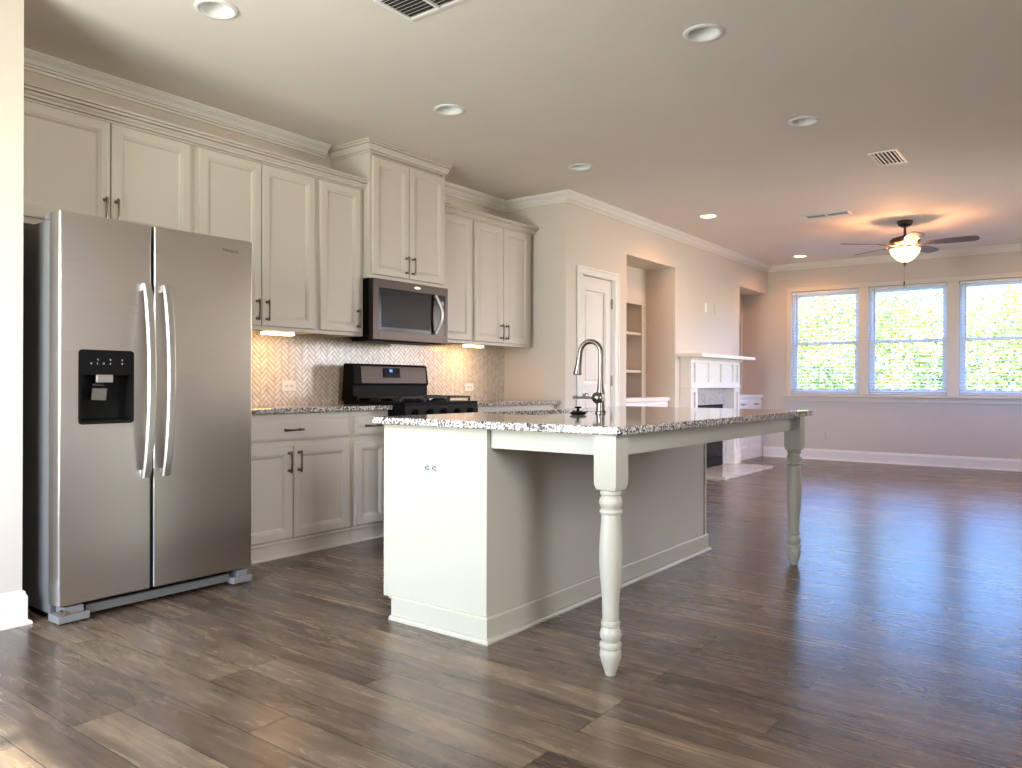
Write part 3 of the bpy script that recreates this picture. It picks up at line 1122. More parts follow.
fridge_handle(dl, 1.796, 1.836, 1)
fridge_handle(dr, 1.890, 1.930, -1)
text('logo', 'Whirlpool', .022, (2.255, FY - .0008, 1.703), MLOGO, dr)
for x0, x1 in ((FX0, FX0 + .13), (FX1 - .105, FX1 + .005)):
    MB().box(x0, x1, FY + .000, FY + .10, .008, .040, .003).box(x0 + .03, x1 - .02, FY + .012, FY + .10, .040, .072, .004).done('foot', MLEG, fr)
MB().box(FX0 + .13, FX1 - .105, FY + .035, FY + .055, .020, .058, .003).done('kick_grille', MCASE, fr)
MB().box(FX0 + .13, FX1 - .105, FY + .06, FY + .11, .030, .078).done('base_vent', MBLACK, fr)
MB().lathe([(.012, -.004), (.012, .02), (.007, .024)], (FX0 + .022, FY + .004, .052), 16, 'y').done('roller_screw', MCHROME, fr, True)
for x in (FX0 + .045, FX1 - .045):
    MB().box(x - .035, x + .03, FY + .05, FY + .17, 1.742, 1.768, .006).done('hinge_cover', MCASE, fr)

# ------------------------------------------------------------------ microwave
MX0, MX1, MY, MZ0, MZ1 = 3.697, 4.476, 3.992, 1.345, 1.772
mw = thing('microwave', 'stainless over-the-range microwave with dark glass door', 'microwave', ((MX0 + MX1) / 2, 4.2, MZ0))
MB().box(MX0, MX1, MY + .045, KY - .01, MZ0 + .022, MZ1 - .002, .003).done('case', MBLACK, mw)
d = MB()
wx0, wx1, wz0, wz1 = MX0 + .055, MX1 - .030, MZ0 + .062, MZ1 - .062
for (a, b, c, e_) in ((MX0, wx0, MZ0, MZ1), (wx1, MX1, MZ0, MZ1), (wx0, wx1, MZ0, wz0), (wx0, wx1, wz1, MZ1)):
    d.box(a, b, MY, MY + .045, c, e_, .0015)
d = d.done('door', MSTEELD, mw)
MB().box(wx0, wx1, MY + .003, MY + .044, wz0, wz1, .0).done('glass', MGLASSB, d)
MB().box(wx0 + .028, wx1 - .165, MY + .001, MY + .004, wz0 + .028, wz1 - .040, .001).done('window', MWINB, d)
hb = MB()
pts, rs = [], []
for k in range(15):
    t = k / 14
    pts.append((MX1 - .150 + .030 * sin(pi * t), MY - .012 - .040 * sin(pi * t), wz0 + .006 + (wz1 - wz0 - .012) * t)); rs.append(.011)
hb.tube(pts, .012, 12)
hb.tube([(pts[0][0], MY + .004, pts[0][2] + .01), (pts[0][0], MY - .014, pts[0][2] + .01)], .009, 10)
hb.tube([(pts[-1][0], MY + .004, pts[-1][2] - .01), (pts[-1][0], MY - .014, pts[-1][2] - .01)], .009, 10)
hb.done('handle', MHANDLE, d, True)
MB().box(MX1 - .085, MX1 - .045, MY + .0015, MY + .003, wz1 - .075, wz1 - .045).done('display', MDISPD, mw)
t_ = MB()
for a in range(3):
    for b in range(5):
        t_.box(MX1 - .090 + a * .020, MX1 - .078 + a * .020, MY + .0022, MY + .0032, wz1 - .115 - b * .024, wz1 - .108 - b * .024)
t_.done('keypad', MSLOT, mw)
MB().prism([((MX0 + MX1) / 2 + .05 + .032 * cos(2 * pi * k / 24), MY, MZ1 - .030 + .010 * sin(2 * pi * k / 24)) for k in range(24)], (0, -.003, 0)).done('badge', MLOGOL, mw)
text('logo', 'Whirlpool', .011, ((MX0 + MX1) / 2 + .05, MY - .0035, MZ1 - .030), MLOGO, mw, .0004)
MB().box(MX0 + .01, MX1 - .01, MY + .02, MY + .24, MZ0 - .010, MZ0 + .022, .004).done('vent_base', MBLACK, mw)

# ------------------------------------------------------------------ range
GX0, GX1, GY = 3.697, 4.462, 3.668
rg = thing('gas_range', 'black and stainless gas range between the counters', 'range', ((GX0 + GX1) / 2, 4.08, 0))
MB().box(GX0, GX1, GY + .045, 4.315, .03, .880, .004).done('body', MBLACK, rg)
MB().box(GX0 + .004, GX1 - .004, GY + .004, GY + .045, .22, .760, .006).done('oven_door', MGLASSB, rg)
hd = MB()
hd.tube([(GX0 + .05, GY - .045, .725), (GX1 - .05, GY - .045, .725)], .012, 12)
for x in (GX0 + .08, GX1 - .08): hd.tube([(x, GY + .006, .725), (x, GY - .045, .725)], .009, 10)
hd.done('oven_handle', MHANDLE, rg, True)
MB().box(GX0 + .004, GX1 - .004, GY + .006, GY + .045, .06, .205, .006).done('drawer', MSTEELD, rg)
MB().prism([(GX0, GY, .775), (GX0, GY + .05, .775), (GX0, GY + .05, .905), (GX0, GY + .012, .895)], (GX1 - GX0, 0, 0)).done('control_panel', MBLACK, rg)
for k in range(5):
    MB().lathe([(.020, 0), (.020, -.006), (.016, -.010), (.015, -.028), (.012, -.031)], (GX0 + .10 + k * .144, GY + .004, .840), 18, 'y').done('knob', MBLACK, rg, True)
MB().box(GX0, GX1, GY + .010, 4.300, .880, .908, .006).done('cooktop', MBLACK, rg)
for (bx, by, rr) in ((3.87, 3.92, .042), (3.87, 4.15, .036), (4.085, 4.03, .046), (4.30, 3.92, .048), (4.30, 4.15, .036)):
    MB().lathe([(rr + .012, .908), (rr + .010, .918), (rr, .919), (rr, .928), (rr - .006, .932)], (bx, by, 0), 24).done('burner', MBLACKM, rg, True)
for k in range(3):
    x0 = GX0 + .020 + k * .2475; x1 = x0 + .241
    g = MB()
    za, zb = .930, .945
    ya_, yb_ = GY + .075, 4.175
    g.box(x0, x1, ya_, ya_ + .012, za, zb, .002); g.box(x0, x1, yb_ - .012, yb_, za, zb, .002)
    g.box(x0, x0 + .012, ya_, yb_, za, zb, .002); g.box(x1 - .012, x1, ya_, yb_, za, zb, .002)
    g.box(x0, x1, (ya_ + yb_) / 2 - .006, (ya_ + yb_) / 2 + .006, za, zb, .002)
    for yy in (ya_ + .11, yb_ - .11): g.box(x0 + .012, x1 - .012, yy - .005, yy + .005, za, zb + .002, .002)
    g.box((x0 + x1) / 2 - .005, (x0 + x1) / 2 + .005, ya_ + .012, yb_ - .012, za, zb + .002, .002)
    for xx in (x0 + .006, x1 - .006):
        for yy in (ya_ + .006, (ya_ + yb_) / 2, yb_ - .006): g.box(xx - .006, xx + .006, yy - .006, yy + .006, .906, za + .002)
    g.done('grate', MBLACKM, rg)
BGY = 4.188
bgd = MB()
bgd.prism([(GX0, BGY + .005, .905), (GX0, BGY + .012, 1.020), (GX0, BGY - .006, 1.030), (GX0, BGY + .012, 1.165), (GX0, BGY + .030, 1.178), (GX0, BGY + .11, 1.178), (GX0, BGY + .13, .905)], (GX1 - GX0, 0, 0))
bmesh.ops.bevel(bgd.bm, geom=bgd.bm.edges[:], offset=.003, segments=2, affect='EDGES')
bgd = bgd.done('backguard', MBLACK, rg)
q = MB()
q.prism([(GX0 + .070, BGY - .0078, 1.038), (GX1 - .024, BGY - .0078, 1.038), (GX1 - .024, BGY + .0085, 1.160), (GX0 + .070, BGY + .0085, 1.160)], (0, .006, 0))
q.done('steel_panel', MSTEELD, bgd)
q = MB()
q.prism([(GX0 + .285, BGY - .0045, 1.078), (GX0 + .455, BGY - .0045, 1.078), (GX0 + .455, BGY + .0055, 1.150), (GX0 + .285, BGY + .0055, 1.150)], (0, -.004, 0))
q.done('clock', MGLASSB, bgd)
q = MB(); q.prism([(GX0 + .345, BGY - .006, 1.120), (GX0 + .370, BGY - .006, 1.120), (GX0 + .370, BGY - .002, 1.140), (GX0 + .345, BGY - .002, 1.140)], (0, -.003, 0))
q.done('clock_digits', MDISP, bgd)

# ------------------------------------------------------------------ island
IX0, IX1, IY0, IY1 = 2.400, 4.585, 1.930, 2.517
isl = thing('kitchen_island', 'white painted island with two turned legs and panelled seating side', 'island', ((IX0 + IX1) / 2, 2.2, 0))
b = MB()
wt = .018
b.box(IX0 + .012, IX1 - .012, IY0 + .012, IY0 + .012 + wt, .08, CT0 - .001)
b.box(IX0 + .012, IX0 + .012 + wt, IY0 + .012, IY1 - .02, .08, CT0 - .001); b.box(IX1 - .012 - wt, IX1 - .012, IY0 + .012, IY1 - .02, .08, CT0 - .001)
b.box(IX0 + .03, IX1 - .03, IY0 + .03, IY1 - .02, .08, .10)
b.box(IX0 + .02, IX1 - .02, IY0 + .02, 2.445, 0, .08)
b.done('body', MISL, isl)
MB().box(IX0, IX0 + .012, IY0, IY1, .092, CT0 - .001, .001).done('end_panel', MISL, isl)
MB().box(IX1 - .012, IX1, IY0, IY1, .092, CT0 - .001, .001).done('end_panel', MISL, isl)
MB().box(IX0 + .012, IX1 - .012, IY0 + .001, IY0 + .012, .092, CT0 - .001).done('back_panel', MISL, isl)
MB().box(IX1 - .022, IX1 + .003, IY0 - .006, IY0 + .010, .10, CT0 - .001, .002).done('corner_strip', MISL, isl)
f = MB()
f.box(IX0 - .001, IX1 + .001, IY1 - .019, IY1, .092, CT0 - .001, .001)
f.done('face_frame', MISL, isl)
for k in range(4):
    a = IX0 + .03 + k * .535
    mb = MB(); mb.panel((a, IY1, .12), (1, 0, 0), (0, 0, 1), (0, 1, 0), .52, .70, DOOR_R); mb.done('door', MISL, isl)
IB = [(0, 0), (.030, 0), (.030, .008), (.026, .016), (.014, .020), (.014, .094), (.010, .100), (0, .102)]
MB().sweep(IB, [(IX1, 2.445), (IX1, IY0), (IX0, IY0), (IX0, 2.455)][::-1] if False else [(IX0, 2.455), (IX0, IY0), (IX1, IY0), (IX1, 2.455)]).done('baseboard', MISL, isl)
# apron rails under the overhang
LX0, LX1, LY = 2.4055, 4.5235, 1.3665
LB = .0445
ap = MB()
ap.box(LX0 + .018, LX0 + .038, LY + LB, IY0, .775, CT0 - .001, .0015)
ap.done('apron', MISL, isl)
MB().box(LX1 - .038, LX1 - .018, LY + LB, IY0, .775, CT0 - .001, .0015).done('apron', MISL, isl)
MB().box(LX0 + LB, LX1 - LB, LY - .009, LY + .012, .775, CT0 - .001, .0015).done('apron', MISL, isl)


def turned_leg(x, y):
    mb = MB()
    t = bmesh.new()
    # square block with chamfered foot
    L = LB
    prof = [(L, CT0 - .001), (L, .680), (L * .86, .660)]
    rows = []
    for r_, z in prof:
        rows.append([t.verts.new((x + sx * r_, y + sy * r_, z)) for sx, sy in ((-1, -1), (1, -1), (1, 1), (-1, 1))])
    for i in range(2):
        for k in range(4): t.faces.new((rows[i][k], rows[i][(k + 1) % 4], rows[i + 1][(k + 1) % 4], rows[i + 1][k]))
    t.faces.new(rows[0]); t.faces.new(rows[-1][::-1])
    mb.merge(t)
    P = [(.034, .662), (.034, .658), (.038, .655), (.0395, .649), (.038, .642), (.033, .639)]
    P += [(.0335 + .0085 * sin(pi * k / 10), .638 - .046 * k / 10) for k in range(11)]
    P += [(.033, .590), (.0385, .588), (.0415, .581), (.0385, .573), (.033, .571)]
    for k in range(15):
        t_ = k / 14
        z = .570 - (.570 - .196) * t_
        r_ = .0335 + .008 * sin(pi * min(1, t_ / .80)) ** 1.2 - .0045 * max(0, (t_ - .45) / .55) ** 1.4
        P.append((r_, z))
    P += [(.0285, .194), (.033, .192), (.0345, .184), (.033, .175), (.029, .172)]
    P += [(.030 + .0090 * sin(pi * k / 10), .171 - .052 * k / 10) for k in range(11)]
    P += [(.031, .118), (.037, .116), (.0400, .107), (.037, .096), (.032, .093), (.036, .090), (.0385, .082), (.0385, .070), (.034, .050), (.026, .026), (.021, .010), (.0185, 0.0)]
    mb.lathe(P, (x, y, 0), 32)
    return mb.done('leg', MISL, isl, True)


turned_leg(LX0, LY)['label'] = 'turned leg nearest the camera'
turned_leg(LX1, LY)['label'] = 'turned leg at the far corner'

# island top with sink cut-out
X0, X1, Y0, Y1 = 2.334, 4.625, 1.289, 2.538
SXa, SXb, SYa, SYb = 2.98, 3.70, 2.100, 2.470


def rr_loop(x0, x1, y0, y1, r, seg=6):
    return rrect(x0, x1, y0, y1, r, seg)


mb = MB()
bm = mb.bm
e1 = .004
rings_o = [(e1, CT0), (0, CT0 + e1), (0, CT1 - e1), (e1, CT1)]
loops = []
for ins, z in rings_o:
    loops.append([bm.verts.new((x, y, z)) for x, y in rr_loop(X0 + ins, X1 - ins, Y0 + ins, Y1 - ins, .022 - ins)])
n = len(loops[0])
for i in range(3):
    for k in range(n): bm.faces.new((loops[i][k], loops[i][(k + 1) % n], loops[i + 1][(k + 1) % n], loops[i + 1][k]))
inn = []
for z in (CT0, CT1):
    inn.append([bm.verts.new((x, y, z)) for x, y in rr_loop(SXa, SXb, SYa, SYb, .05)])
for k in range(n): bm.faces.new((inn[0][k], inn[0][(k + 1) % n], inn[1][(k + 1) % n], inn[1][k]))
for k in range(n):
    j = (k + 1) % n
    bm.faces.new((loops[3][k], loops[3][j], inn[1][j], inn[1][k]))
    bm.faces.new((loops[0][k], loops[0][j], inn[0][j], inn[0][k]))
o = mb.done('countertop', MGRAN)
tag(o, 'long speckled granite island top with overhang and sink cut-out', 'countertop')

# sink
sk = thing('kitchen_sink', 'undermounted steel sink set in the island top', 'sink', ((SXa + SXb) / 2, (SYa + SYb) / 2, .64))
mb = MB(); bm = mb.bm
lp = []
for ins, z in ((-.012, .8555), (-.004, .8555), (-.004, .70), (.03, .665)):
    lp.append([bm.verts.new((x, y, z)) for x, y in rr_loop(SXa + ins, SXb - ins, SYa + ins, SYb - ins, .05)])
for i in range(3):
    for k in range(n): bm.faces.new((lp[i][k], lp[i][(k + 1) % n], lp[i + 1][(k + 1) % n], lp[i + 1][k]))
bm.faces.new(lp[-1])
mb.done('basin', MSINKD, sk, True)
MB().lathe([(.045, .6655), (.045, .668), (.02, .667)], ((SXa + SXb) / 2, (SYa + SYb) / 2, 0), 24).done('drain', MCHROME, sk, True)

# faucet
fx, fy = 3.412, 2.000
fa = thing('kitchen_faucet', 'brushed nickel gooseneck faucet standing on the island top', 'faucet', (fx, fy, CT1))
MB().lathe([(.029, CT1), (.029, CT1 + .006), (.0235, CT1 + .012), (.0215, CT1 + .05), (.0215, CT1 + .105), (.0175, CT1 + .135), (.0135, CT1 + .18)], (fx, fy, 0), 28).done('body', MFAUC, fa, True)
sp = MB()
pts = [(fx, fy, CT1 + .15), (fx, fy, CT1 + .305)]
Rr = .062
for k in range(1, 14):
    a = pi * k / 14 * 1.02
    pts.append((fx - .0 * k, fy + Rr - Rr * cos(a), CT1 + .305 + Rr * sin(a)))
pts.append((fx, fy + 2 * Rr + .006, CT1 + .25))
sp.tube(pts, .0125, 14)
sp.done('spout', MFAUC, fa, True)
ex, ez = fy + 2 * Rr + .004, CT1 + .285
mb = MB()
mb.tube([(fx, ex, ez), (fx, ex + .003, ez - .025), (fx, ex + .008, ez - .055), (fx, ex + .012, ez - .085), (fx, ex + .0122, ez - .09)], .015, 16, rs=[.0145, .0155, .0185, .023, .020])
mb.done('spray_head', MFAUC, fa, True)
hb = MB()
hx_, hz_ = fx, CT1 + .078
hb.lathe([(.004, -.034), (.020, -.031), (.028, -.022), (.030, -.005), (.028, .012), (.020, .022)], (fx - .012, fy + .012, hz_), 20, 'y')
hb.done('handle_hub', MFAUC, fa, True)
MB().tube([(fx - .02, fy + .03, hz_), (fx - .05, fy + .07, hz_ + .001), (fx - .085, fy + .115, hz_ + .001)], .006, 10, rs=[.0075, .0065, .0075]).done('lever', MCHROME, fa, True)

# drain stopper lying on the counter
st = thing('sink_stopper', 'small black sink stopper with a knob lying beside the faucet', 'stopper', (3.14, 1.965, CT1))
MB().lathe([(.006, CT1 + .0005), (.030, CT1 + .001), (.040, CT1 + .006), (.042, CT1 + .010), (.030, CT1 + .015), (.012, CT1 + .018)], (3.14, 1.965, 0), 28).done('disc', MBLACK, st, True)
MB().lathe([(.007, CT1 + .016), (.006, CT1 + .030), (.016, CT1 + .033), (.018, CT1 + .037), (.013, CT1 + .040)], (3.14, 1.965, 0), 20).done('knob', MBLACK, st, True)

outlet('white double outlet plate on the bright end of the island', (IX0, 2.228, .678), (0, -1, 0), (-1, 0, 0), .125, .083, rm=MRECEP)

# ------------------------------------------------------------------ fireplace
FPX0, FPX1, FPY = 8.155, 9.665, 3.61
fp = thing('fireplace', 'white panelled fireplace mantelpiece with grey marble and black firebox', 'fireplace', ((FPX0 + FPX1) / 2, 3.67, 0))
BK = PY
pw = .19
fz = 1.005
# pilasters
for x0 in (FPX0, FPX1 - pw):
    s = MB()
    s.box(x0, x0 + pw, FPY + .022, BK, 0.0302, fz)
    s.box(x0, x0 + .055, FPY, FPY + .022, .0302, fz); s.box(x0 + pw - .055, x0 + pw, FPY, FPY + .022, .0302, fz)
    s.box(x0 + .055, x0 + pw - .055, FPY, FPY + .022, fz - .06, fz); s.box(x0 + .055, x0 + pw - .055, FPY, FPY + .022, .0302, .20)
    s.done('pilaster', MBUILT, fp)
for x0 in (FPX0, FPX1 - pw):
    MB().box(x0 - .012, x0 + pw + .012, FPY - .012, BK, .0302, .17, .004).box(x0 - .006, x0 + pw + .006, FPY - .006, BK, .17, .19, .004).done('plinth', MBUILT, fp)
s = MB()
s.box(FPX0, FPX1, FPY + .022, BK, fz, 1.345)
xs = [FPX0, FPX0 + .055, FPX0 + pw - .055, FPX0 + pw + .03]
inner0, inner1 = FPX0 + pw, FPX1 - pw
iw = (inner1 - inner0)
stiles = [(FPX0, FPX0 + .055), (FPX0 + pw - .055, FPX0 + pw + .02), (inner0 + iw / 3 - .04, inner0 + iw / 3 + .04), (inner0 + 2 * iw / 3 - .04, inner0 + 2 * iw / 3 + .04),
          (FPX1 - pw - .02, FPX1 - pw + .055), (FPX1 - .055, FPX1)]
for a, c in stiles: s.box(a, c, FPY, FPY + .022, fz + .06, 1.285)
s.box(FPX0, FPX1, FPY, FPY + .022, fz, fz + .06); s.box(FPX0, FPX1, FPY, FPY + .022, 1.285, 1.345)
s.done('frieze', MBUILT, fp)
MB().box(FPX0 - .012, FPX1 + .012, FPY - .014, BK, fz - .012, fz + .010, .004).done('frieze_band', MBUILT, fp)
MB().box(8.075, 9.775, 3.445, BK, 1.346, 1.386, .004).done('mantel_shelf', MBUILT, fp)
MB().box(FPX0 - .02, FPX1 + .02, FPY - .03, BK, 1.322, 1.346, .006).done('shelf_moulding', MBUILT, fp)
q = MB()
q.box(inner0, 8.475, BK - .03, BK, .0302, fz); q.box(9.345, inner1, BK - .03, BK, .0302, fz); q.box(8.475, 9.345, BK - .03, BK, .79, fz)
q.done('marble_facing', MMARB, fp)
q = MB(); q.box(8.475, 9.345, BK - .034, BK, .0302, .79, .002); q = q.done('firebox', MBLACK, fp)
MB().box(8.53, 9.29, BK - .038, BK - .033, .15, .67, .001).done('glass', MGLASSB, q)
g = MB()
for k in range(5): g.box(8.53, 9.29, BK - .040, BK - .033, .70 + k * .016, .706 + k * .016)
for k in range(5): g.box(8.53, 9.29, BK - .040, BK - .033, .05 + k * .016, .056 + k * .016)
g.done('louvres', MBLACKM, q)
o = MB().box(8.055, 9.62, 3.165, BK, 0, .030, .003).done('hearth_slab', MMARB)
tag(o, 'flat pale marble hearth slab on the floor before the fireplace', 'hearth')


# ------------------------------------------------------------------ built-ins in the niches
def niche_cabinet(label, x0, x1, nd):
    r = thing('built_in_cabinet', label, 'cabinet', ((x0 + x1) / 2, 3.96, 0), 'low white cabinets in the niches')
    yf = 3.825
    MB().box(x0 + .003, x1 - .003, yf, PY + .358, .0, .850).done('body', MBUILT, r)
    MB().box(x0 + .001, x1 - .001, yf - .028, PY + .359, .850, .892, .004).done('top', MBUILT, r)
    w = (x1 - x0 - .06) / 2
    for k in range(2):
        a = x0 + .03 + k * w
        cab_door(r, a + .004, a + w - .004, .690, .832, yf, a + w / 2, .762, m=MBUILT, rings=DRAWER_R, name='drawer', horiz=True, hm=MBLACKM)
        cab_door(r, a + .004, a + w - .004, .12, .672, yf, a + (w - .03 if k == 0 else .03), .57, m=MBUILT, hm=MBLACKM)
    MB().box(x0 + .003, x1 - .003, yf - .014, yf, 0, .10, .003).done('plinth', MBUILT, r)
    # bookcase above
    q = thing('built_in_bookcase', label.replace('low white cabinet', 'open shelving'), 'bookcase', ((x0 + x1) / 2, 4.2, .892), 'shelving recessed in the niches')
    xa, xb = x0 + (.08 if x0 < 9 else .20), x1 - .10
    if x0 < 9: xa = x0 + .085
    f = MB()
    yf = PY + .346
    f.box(xa, xa + .04, yf, yf + .014, .893, 2.0); f.box(xb - .03, xb + .035, yf, yf + .014, .893, 2.0); f.box(xa + .04, xb - .03, yf, yf + .014, 1.935, 2.0)
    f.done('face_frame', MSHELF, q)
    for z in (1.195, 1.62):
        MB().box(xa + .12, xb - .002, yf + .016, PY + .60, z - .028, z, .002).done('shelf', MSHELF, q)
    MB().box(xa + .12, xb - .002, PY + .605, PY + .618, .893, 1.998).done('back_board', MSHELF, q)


niche_cabinet('low white cabinet in the niche left of the fireplace', N1a, N1b, 2)
niche_cabinet('low white cabinet in the niche between fireplace and windows', N2a, WX, 2)

# ------------------------------------------------------------------ ceiling fittings
def downlight(lx, ly, on, label):
    r = thing('recessed_light', label, 'light', (lx, ly, ZC), 'round recessed ceiling lights')
    MB().lathe([(.097, ZC - .0005), (.097, ZC - .004), (.090, ZC - .008), (.080, ZC - .008), (.072, ZC - .002), (.072, ZC), (.0779, ZC)], (lx, ly, 0), 36, cap=False).done('trim_ring', MBAFFLE, r, True)
    MB().lathe([(.0745, ZC), (.070, ZC + .030), (.062, ZC + .075), (.060, ZC + .078)], (lx, ly, 0), 36, cap=False).done('baffle', MBAFFLE, r, True)
    MB().lathe([(.062, ZC + .068), (.040, ZC + .064), (.010, ZC + .062)], (lx, ly, 0), 36).done('lens', MLENS_ON if on else MLENS_OFF, r, True)
    if on:
        l = bpy.data.lights.new('downlight_lamp', 'SPOT')
        l.energy = 40; l.color = (1.0, .44, .16); l.spot_size = radians(160); l.spot_blend = .5; l.shadow_soft_size = .05
        o = bpy.data.objects.new('downlight_lamp', l); C.objects.link(o); o.parent = r; o.location = (0, 0, .05)
    return r


LAB = ['unlit recessed light nearest the left edge, above the refrigerator side', 'unlit recessed light in front of the tall microwave cabinet',
       'unlit recessed light near the pantry corner of the ceiling', 'lit recessed light by the niche left of the fireplace',
       'lit recessed light in the far corner above the leftmost window', 'unlit recessed light above the near end of the island',
       'unlit recessed light above the far end of the island, left of the square vent', 'lit recessed light at the right of the window wall', 'lit recessed light on the right side of the living room']
for (lx, ly, on), lb in zip(LIGHTS, LAB): downlight(lx, ly, on, lb)


def vent(label, x0, x1, y0, y1, along, bars, split=False, fin=.004):
    r = thing('ceiling_vent', label, 'vent', ((x0 + x1) / 2, (y0 + y1) / 2, ZC), 'air vents in the ceiling')
    f = MB(); w = .022
    z0, z1 = ZC - .008, ZC - .0005
    f.box(x0, x1, y0, y0 + w, z0, z1, .002); f.box(x0, x1, y1 - w, y1, z0, z1, .002)
    f.box(x0, x0 + w, y0 + w, y1 - w, z0, z1, .002); f.box(x1 - w, x1, y0 + w, y1 - w, z0, z1, .002)
    f.done('frame', MPLATE, r)
    MB().box(x0 + w, x1 - w, y0 + w, y1 - w, ZC - .0015, ZC - .0004).done('duct_shade', MDARK, r)  # flat dark sheet painted as the shade behind the louvres
    s = MB()
    if along == 'x':
        for k in range(bars):
            yy = y0 + w + (y1 - y0 - 2 * w) * (k + .5) / bars
            s.prism([(x0 + w, yy - .004, ZC - .002), (x0 + w, yy - .002, ZC - .002), (x0 + w, yy + .004, ZC - .009), (x0 + w, yy + .002, ZC - .009)], (x1 - x0 - 2 * w, 0, 0))
    else:
        for k in range(bars):
            xx = x0 + w + (x1 - x0 - 2 * w) * (k + .5) / bars
            s.prism([(xx + fin, y0 + w, ZC - .002), (xx + fin + .003, y0 + w, ZC - .002), (xx - fin + .003, y0 + w, ZC - .010), (xx - fin, y0 + w, ZC - .010)], (0, y1 - y0 - 2 * w, 0))
    s.done('louvres', MPLATE, r)
    if split:
        MB().box((x0 + x1) / 2 - .006 if along == 'x' else x0 + w, (x0 + x1) / 2 + .006 if along == 'x' else x1 - w,
                 (y0 + y1) / 2 - .006 if along != 'x' else y0 + w, (y0 + y1) / 2 + .006 if along != 'x' else y1 - w, ZC - .013, ZC - .002).done('divider', MPLATE, r)
    return r


vent('slatted ceiling vent cut off by the top edge of the picture', 2.36, 2.60, 2.16, 2.555, 'y', 8, True, fin=.006)
vent('square slatted ceiling vent left of the ceiling fan', 6.10, 6.50, 1.12, 1.325, 'x', 6)
vent('long narrow ceiling vent close to the ceiling fan', 7.96, 8.13, 1.90, 2.34, 'y', 2, True, fin=.002)

# ------------------------------------------------------------------ ceiling fan
cx_, cy_ = 8.85, 1.553
fan = thing('ceiling_fan', 'bronze ceiling fan with five dark blades and a glowing glass bowl', 'ceiling fan', (cx_, cy_, ZC))
MB().lathe([(.075, ZC - .0005), (.078, ZC - .018), (.062, ZC - .045), (.035, ZC - .062), (.018, ZC - .066)], (cx_, cy_, 0), 32).done('canopy', MBRONZE, fan, True)
MB().lathe([(.0135, ZC - .06), (.0135, ZC - .155)], (cx_, cy_, 0), 16).done('downrod', MBRONZE, fan, True)
MB().lathe([(.020, 2.600), (.026, 2.590), (.060, 2.580), (.125, 2.562), (.145, 2.540), (.145, 2.510), (.120, 2.492), (.070, 2.484)], (cx_, cy_, 0), 40).done('motor_housing', MBRONZE, fan, True)
MB().lathe([(.065, 2.486), (.068, 2.470), (.060, 2.462), (.045, 2.452), (.030, 2.430), (.020, 2.400)], (cx_, cy_, 0), 40).done('light_fitter', MNICK, fan, True)
MB().lathe([(.142, 2.452), (.145, 2.440), (.134, 2.405), (.105, 2.365), (.068, 2.330), (.030, 2.312), (.008, 2.310)], (cx_, cy_, 0), 40, cap=False).done('glass_bowl', MBOWL, fan, True)
MB().lathe([(.010, 2.314), (.020, 2.306), (.020, 2.298), (.009, 2.288), (.012, 2.278), (.003, 2.268)], (cx_, cy_, 0), 18).done('finial', MBRONZE, fan, True)
MB().tube([(cx_ - .03, cy_ + .0, 2.31), (cx_ - .03, cy_, 2.10)], .0012, 6).lathe([(.003, 2.115), (.007, 2.105), (.0085, 2.08), (.007, 2.055), (.002, 2.045)], (cx_ - .03, cy_, 0), 12).done('pull_chain', MBRONZE, fan, True)
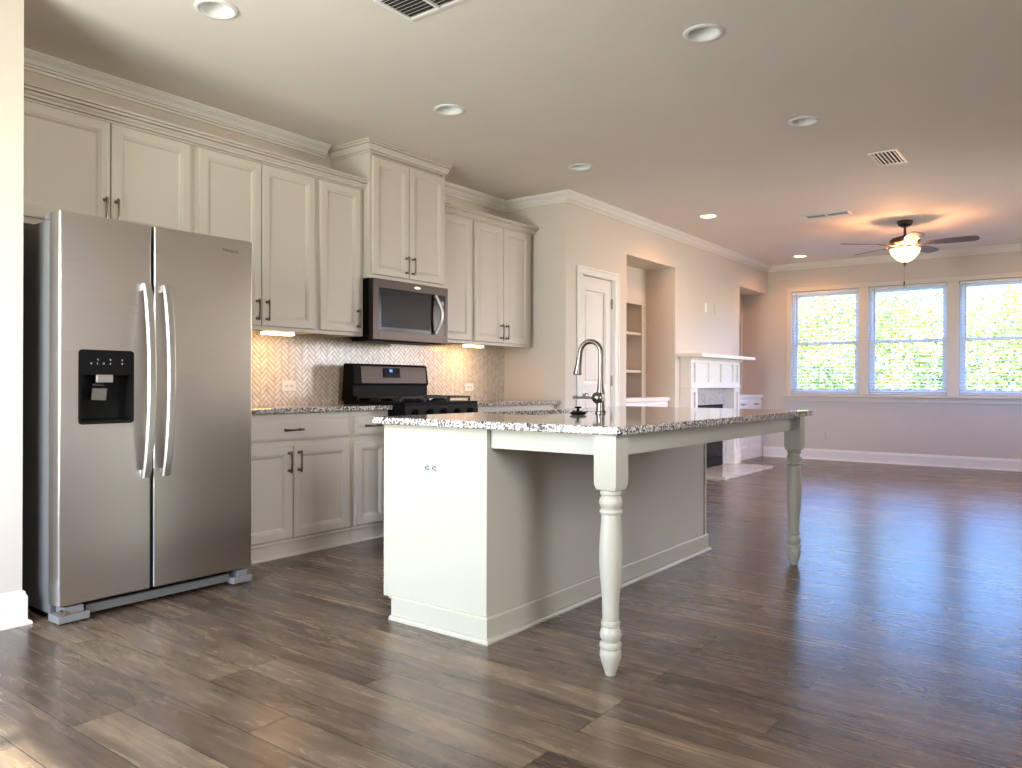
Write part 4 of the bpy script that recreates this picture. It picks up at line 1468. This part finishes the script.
for k in range(5):
    a = radians(-88 + 72 * k)
    z = 2.497
    t = bmesh.new()
    half = []
    L0, L1 = .20, .665
    outl = [(L0, .045), (L0 + .08, .055), (.40, .066), (.58, .068), (.63, .062), (.655, .045), (.665, .02)]
    pts = [(x, w) for x, w in outl] + [(x, -w) for x, w in outl[::-1]]
    top = [t.verts.new((x, y, .003)) for x, y in pts]; bot = [t.verts.new((x, y, -.003)) for x, y in pts]
    t.faces.new(top); t.faces.new(bot[::-1])
    for i in range(len(pts)):
        j = (i + 1) % len(pts)
        t.faces.new((top[i], top[j], bot[j], bot[i]))
    pitch = Matrix.Rotation(radians(-12), 4, 'X')
    M_ = Matrix.Translation((cx_, cy_, z)) @ Matrix.Rotation(a, 4, 'Z') @ pitch
    mb = MB(); mb.merge(t, M_)
    bl = mb.done('blade', MBLADE, fan)
    t = bmesh.new()
    # curved bracket arm
    arm = MB()
    arm.tube([(.10, 0, -.006), (.15, 0, -.012), (.20, 0, -.006), (.27, 0, -.005)], .009, 8, rs=[.016, .008, .010, .006])
    arm.box(.195, .275, -.03, .03, -.008, -.0032, .002)
    me2 = bpy.data.meshes.new('x'); arm.bm.to_mesh(me2); arm.bm.free()
    t.from_mesh(me2); bpy.data.meshes.remove(me2)
    mb = MB(); mb.merge(t, M_)
    mb.done('blade_arm', MNICK, bl, True)
for k in range(3):
    a = radians(-54 + 120 * k)
    l = bpy.data.lights.new('fan_lamp', 'POINT'); l.energy = 17; l.color = (1.0, .42, .18); l.shadow_soft_size = .025
    o = bpy.data.objects.new('fan_lamp', l); C.objects.link(o); o.parent = fan; o.location = (.085 * cos(a), .085 * sin(a), 2.435 - ZC)

# ------------------------------------------------------------------ outside
struct(MB().box(-25, 60, -30, 35, -.60, -.50).done('ground', MGRASS))


def foliage():
    t = MB().bm
    rnd = random.Random(3)
    blobs = []
    for iy in range(31):
        for bz in (.2, 1.3, 2.6):
            for bx in (21.0, 23.2):
                blobs.append((bx + rnd.uniform(-.8, .8), -12 + iy * 1.0 + rnd.uniform(-.4, .4), bz + rnd.uniform(-.4, .5), rnd.uniform(.9, 1.35)))
    vs_, fs_ = [], []
    for (bx, by, bz, br) in blobs:
        for _ in range(1300):
            d = Vector((rnd.gauss(0, 1), rnd.gauss(0, 1), rnd.gauss(0, 1))).normalized()
            r_ = br * rnd.uniform(.55, 1.0)
            p = Vector((bx, by, bz)) + d * r_
            if p.z < -.5: continue
            n = (d + Vector((rnd.gauss(0, .6), rnd.gauss(0, .6), rnd.gauss(0, .6)))).normalized()
            u = n.orthogonal().normalized(); u.rotate(Matrix.Rotation(rnd.uniform(0, 6.28), 3, n))
            v = n.cross(u)
            s = rnd.uniform(.04, .085)
            i = len(vs_)
            vs_ += [p - u * s, p - v * s * .5, p + u * s, p + v * s * .5]
            fs_.append((i, i + 1, i + 2, i + 3))
    me = bpy.data.meshes.new('foliage')
    me.from_pydata([tuple(v) for v in vs_], [], fs_)
    me.materials.append(MLEAF)
    o = bpy.data.objects.new('tree_foliage', me); C.objects.link(o)
    tag(o, 'sunlit yellow-green mass of leaves outside the windows', 'foliage', kind='stuff')


foliage()
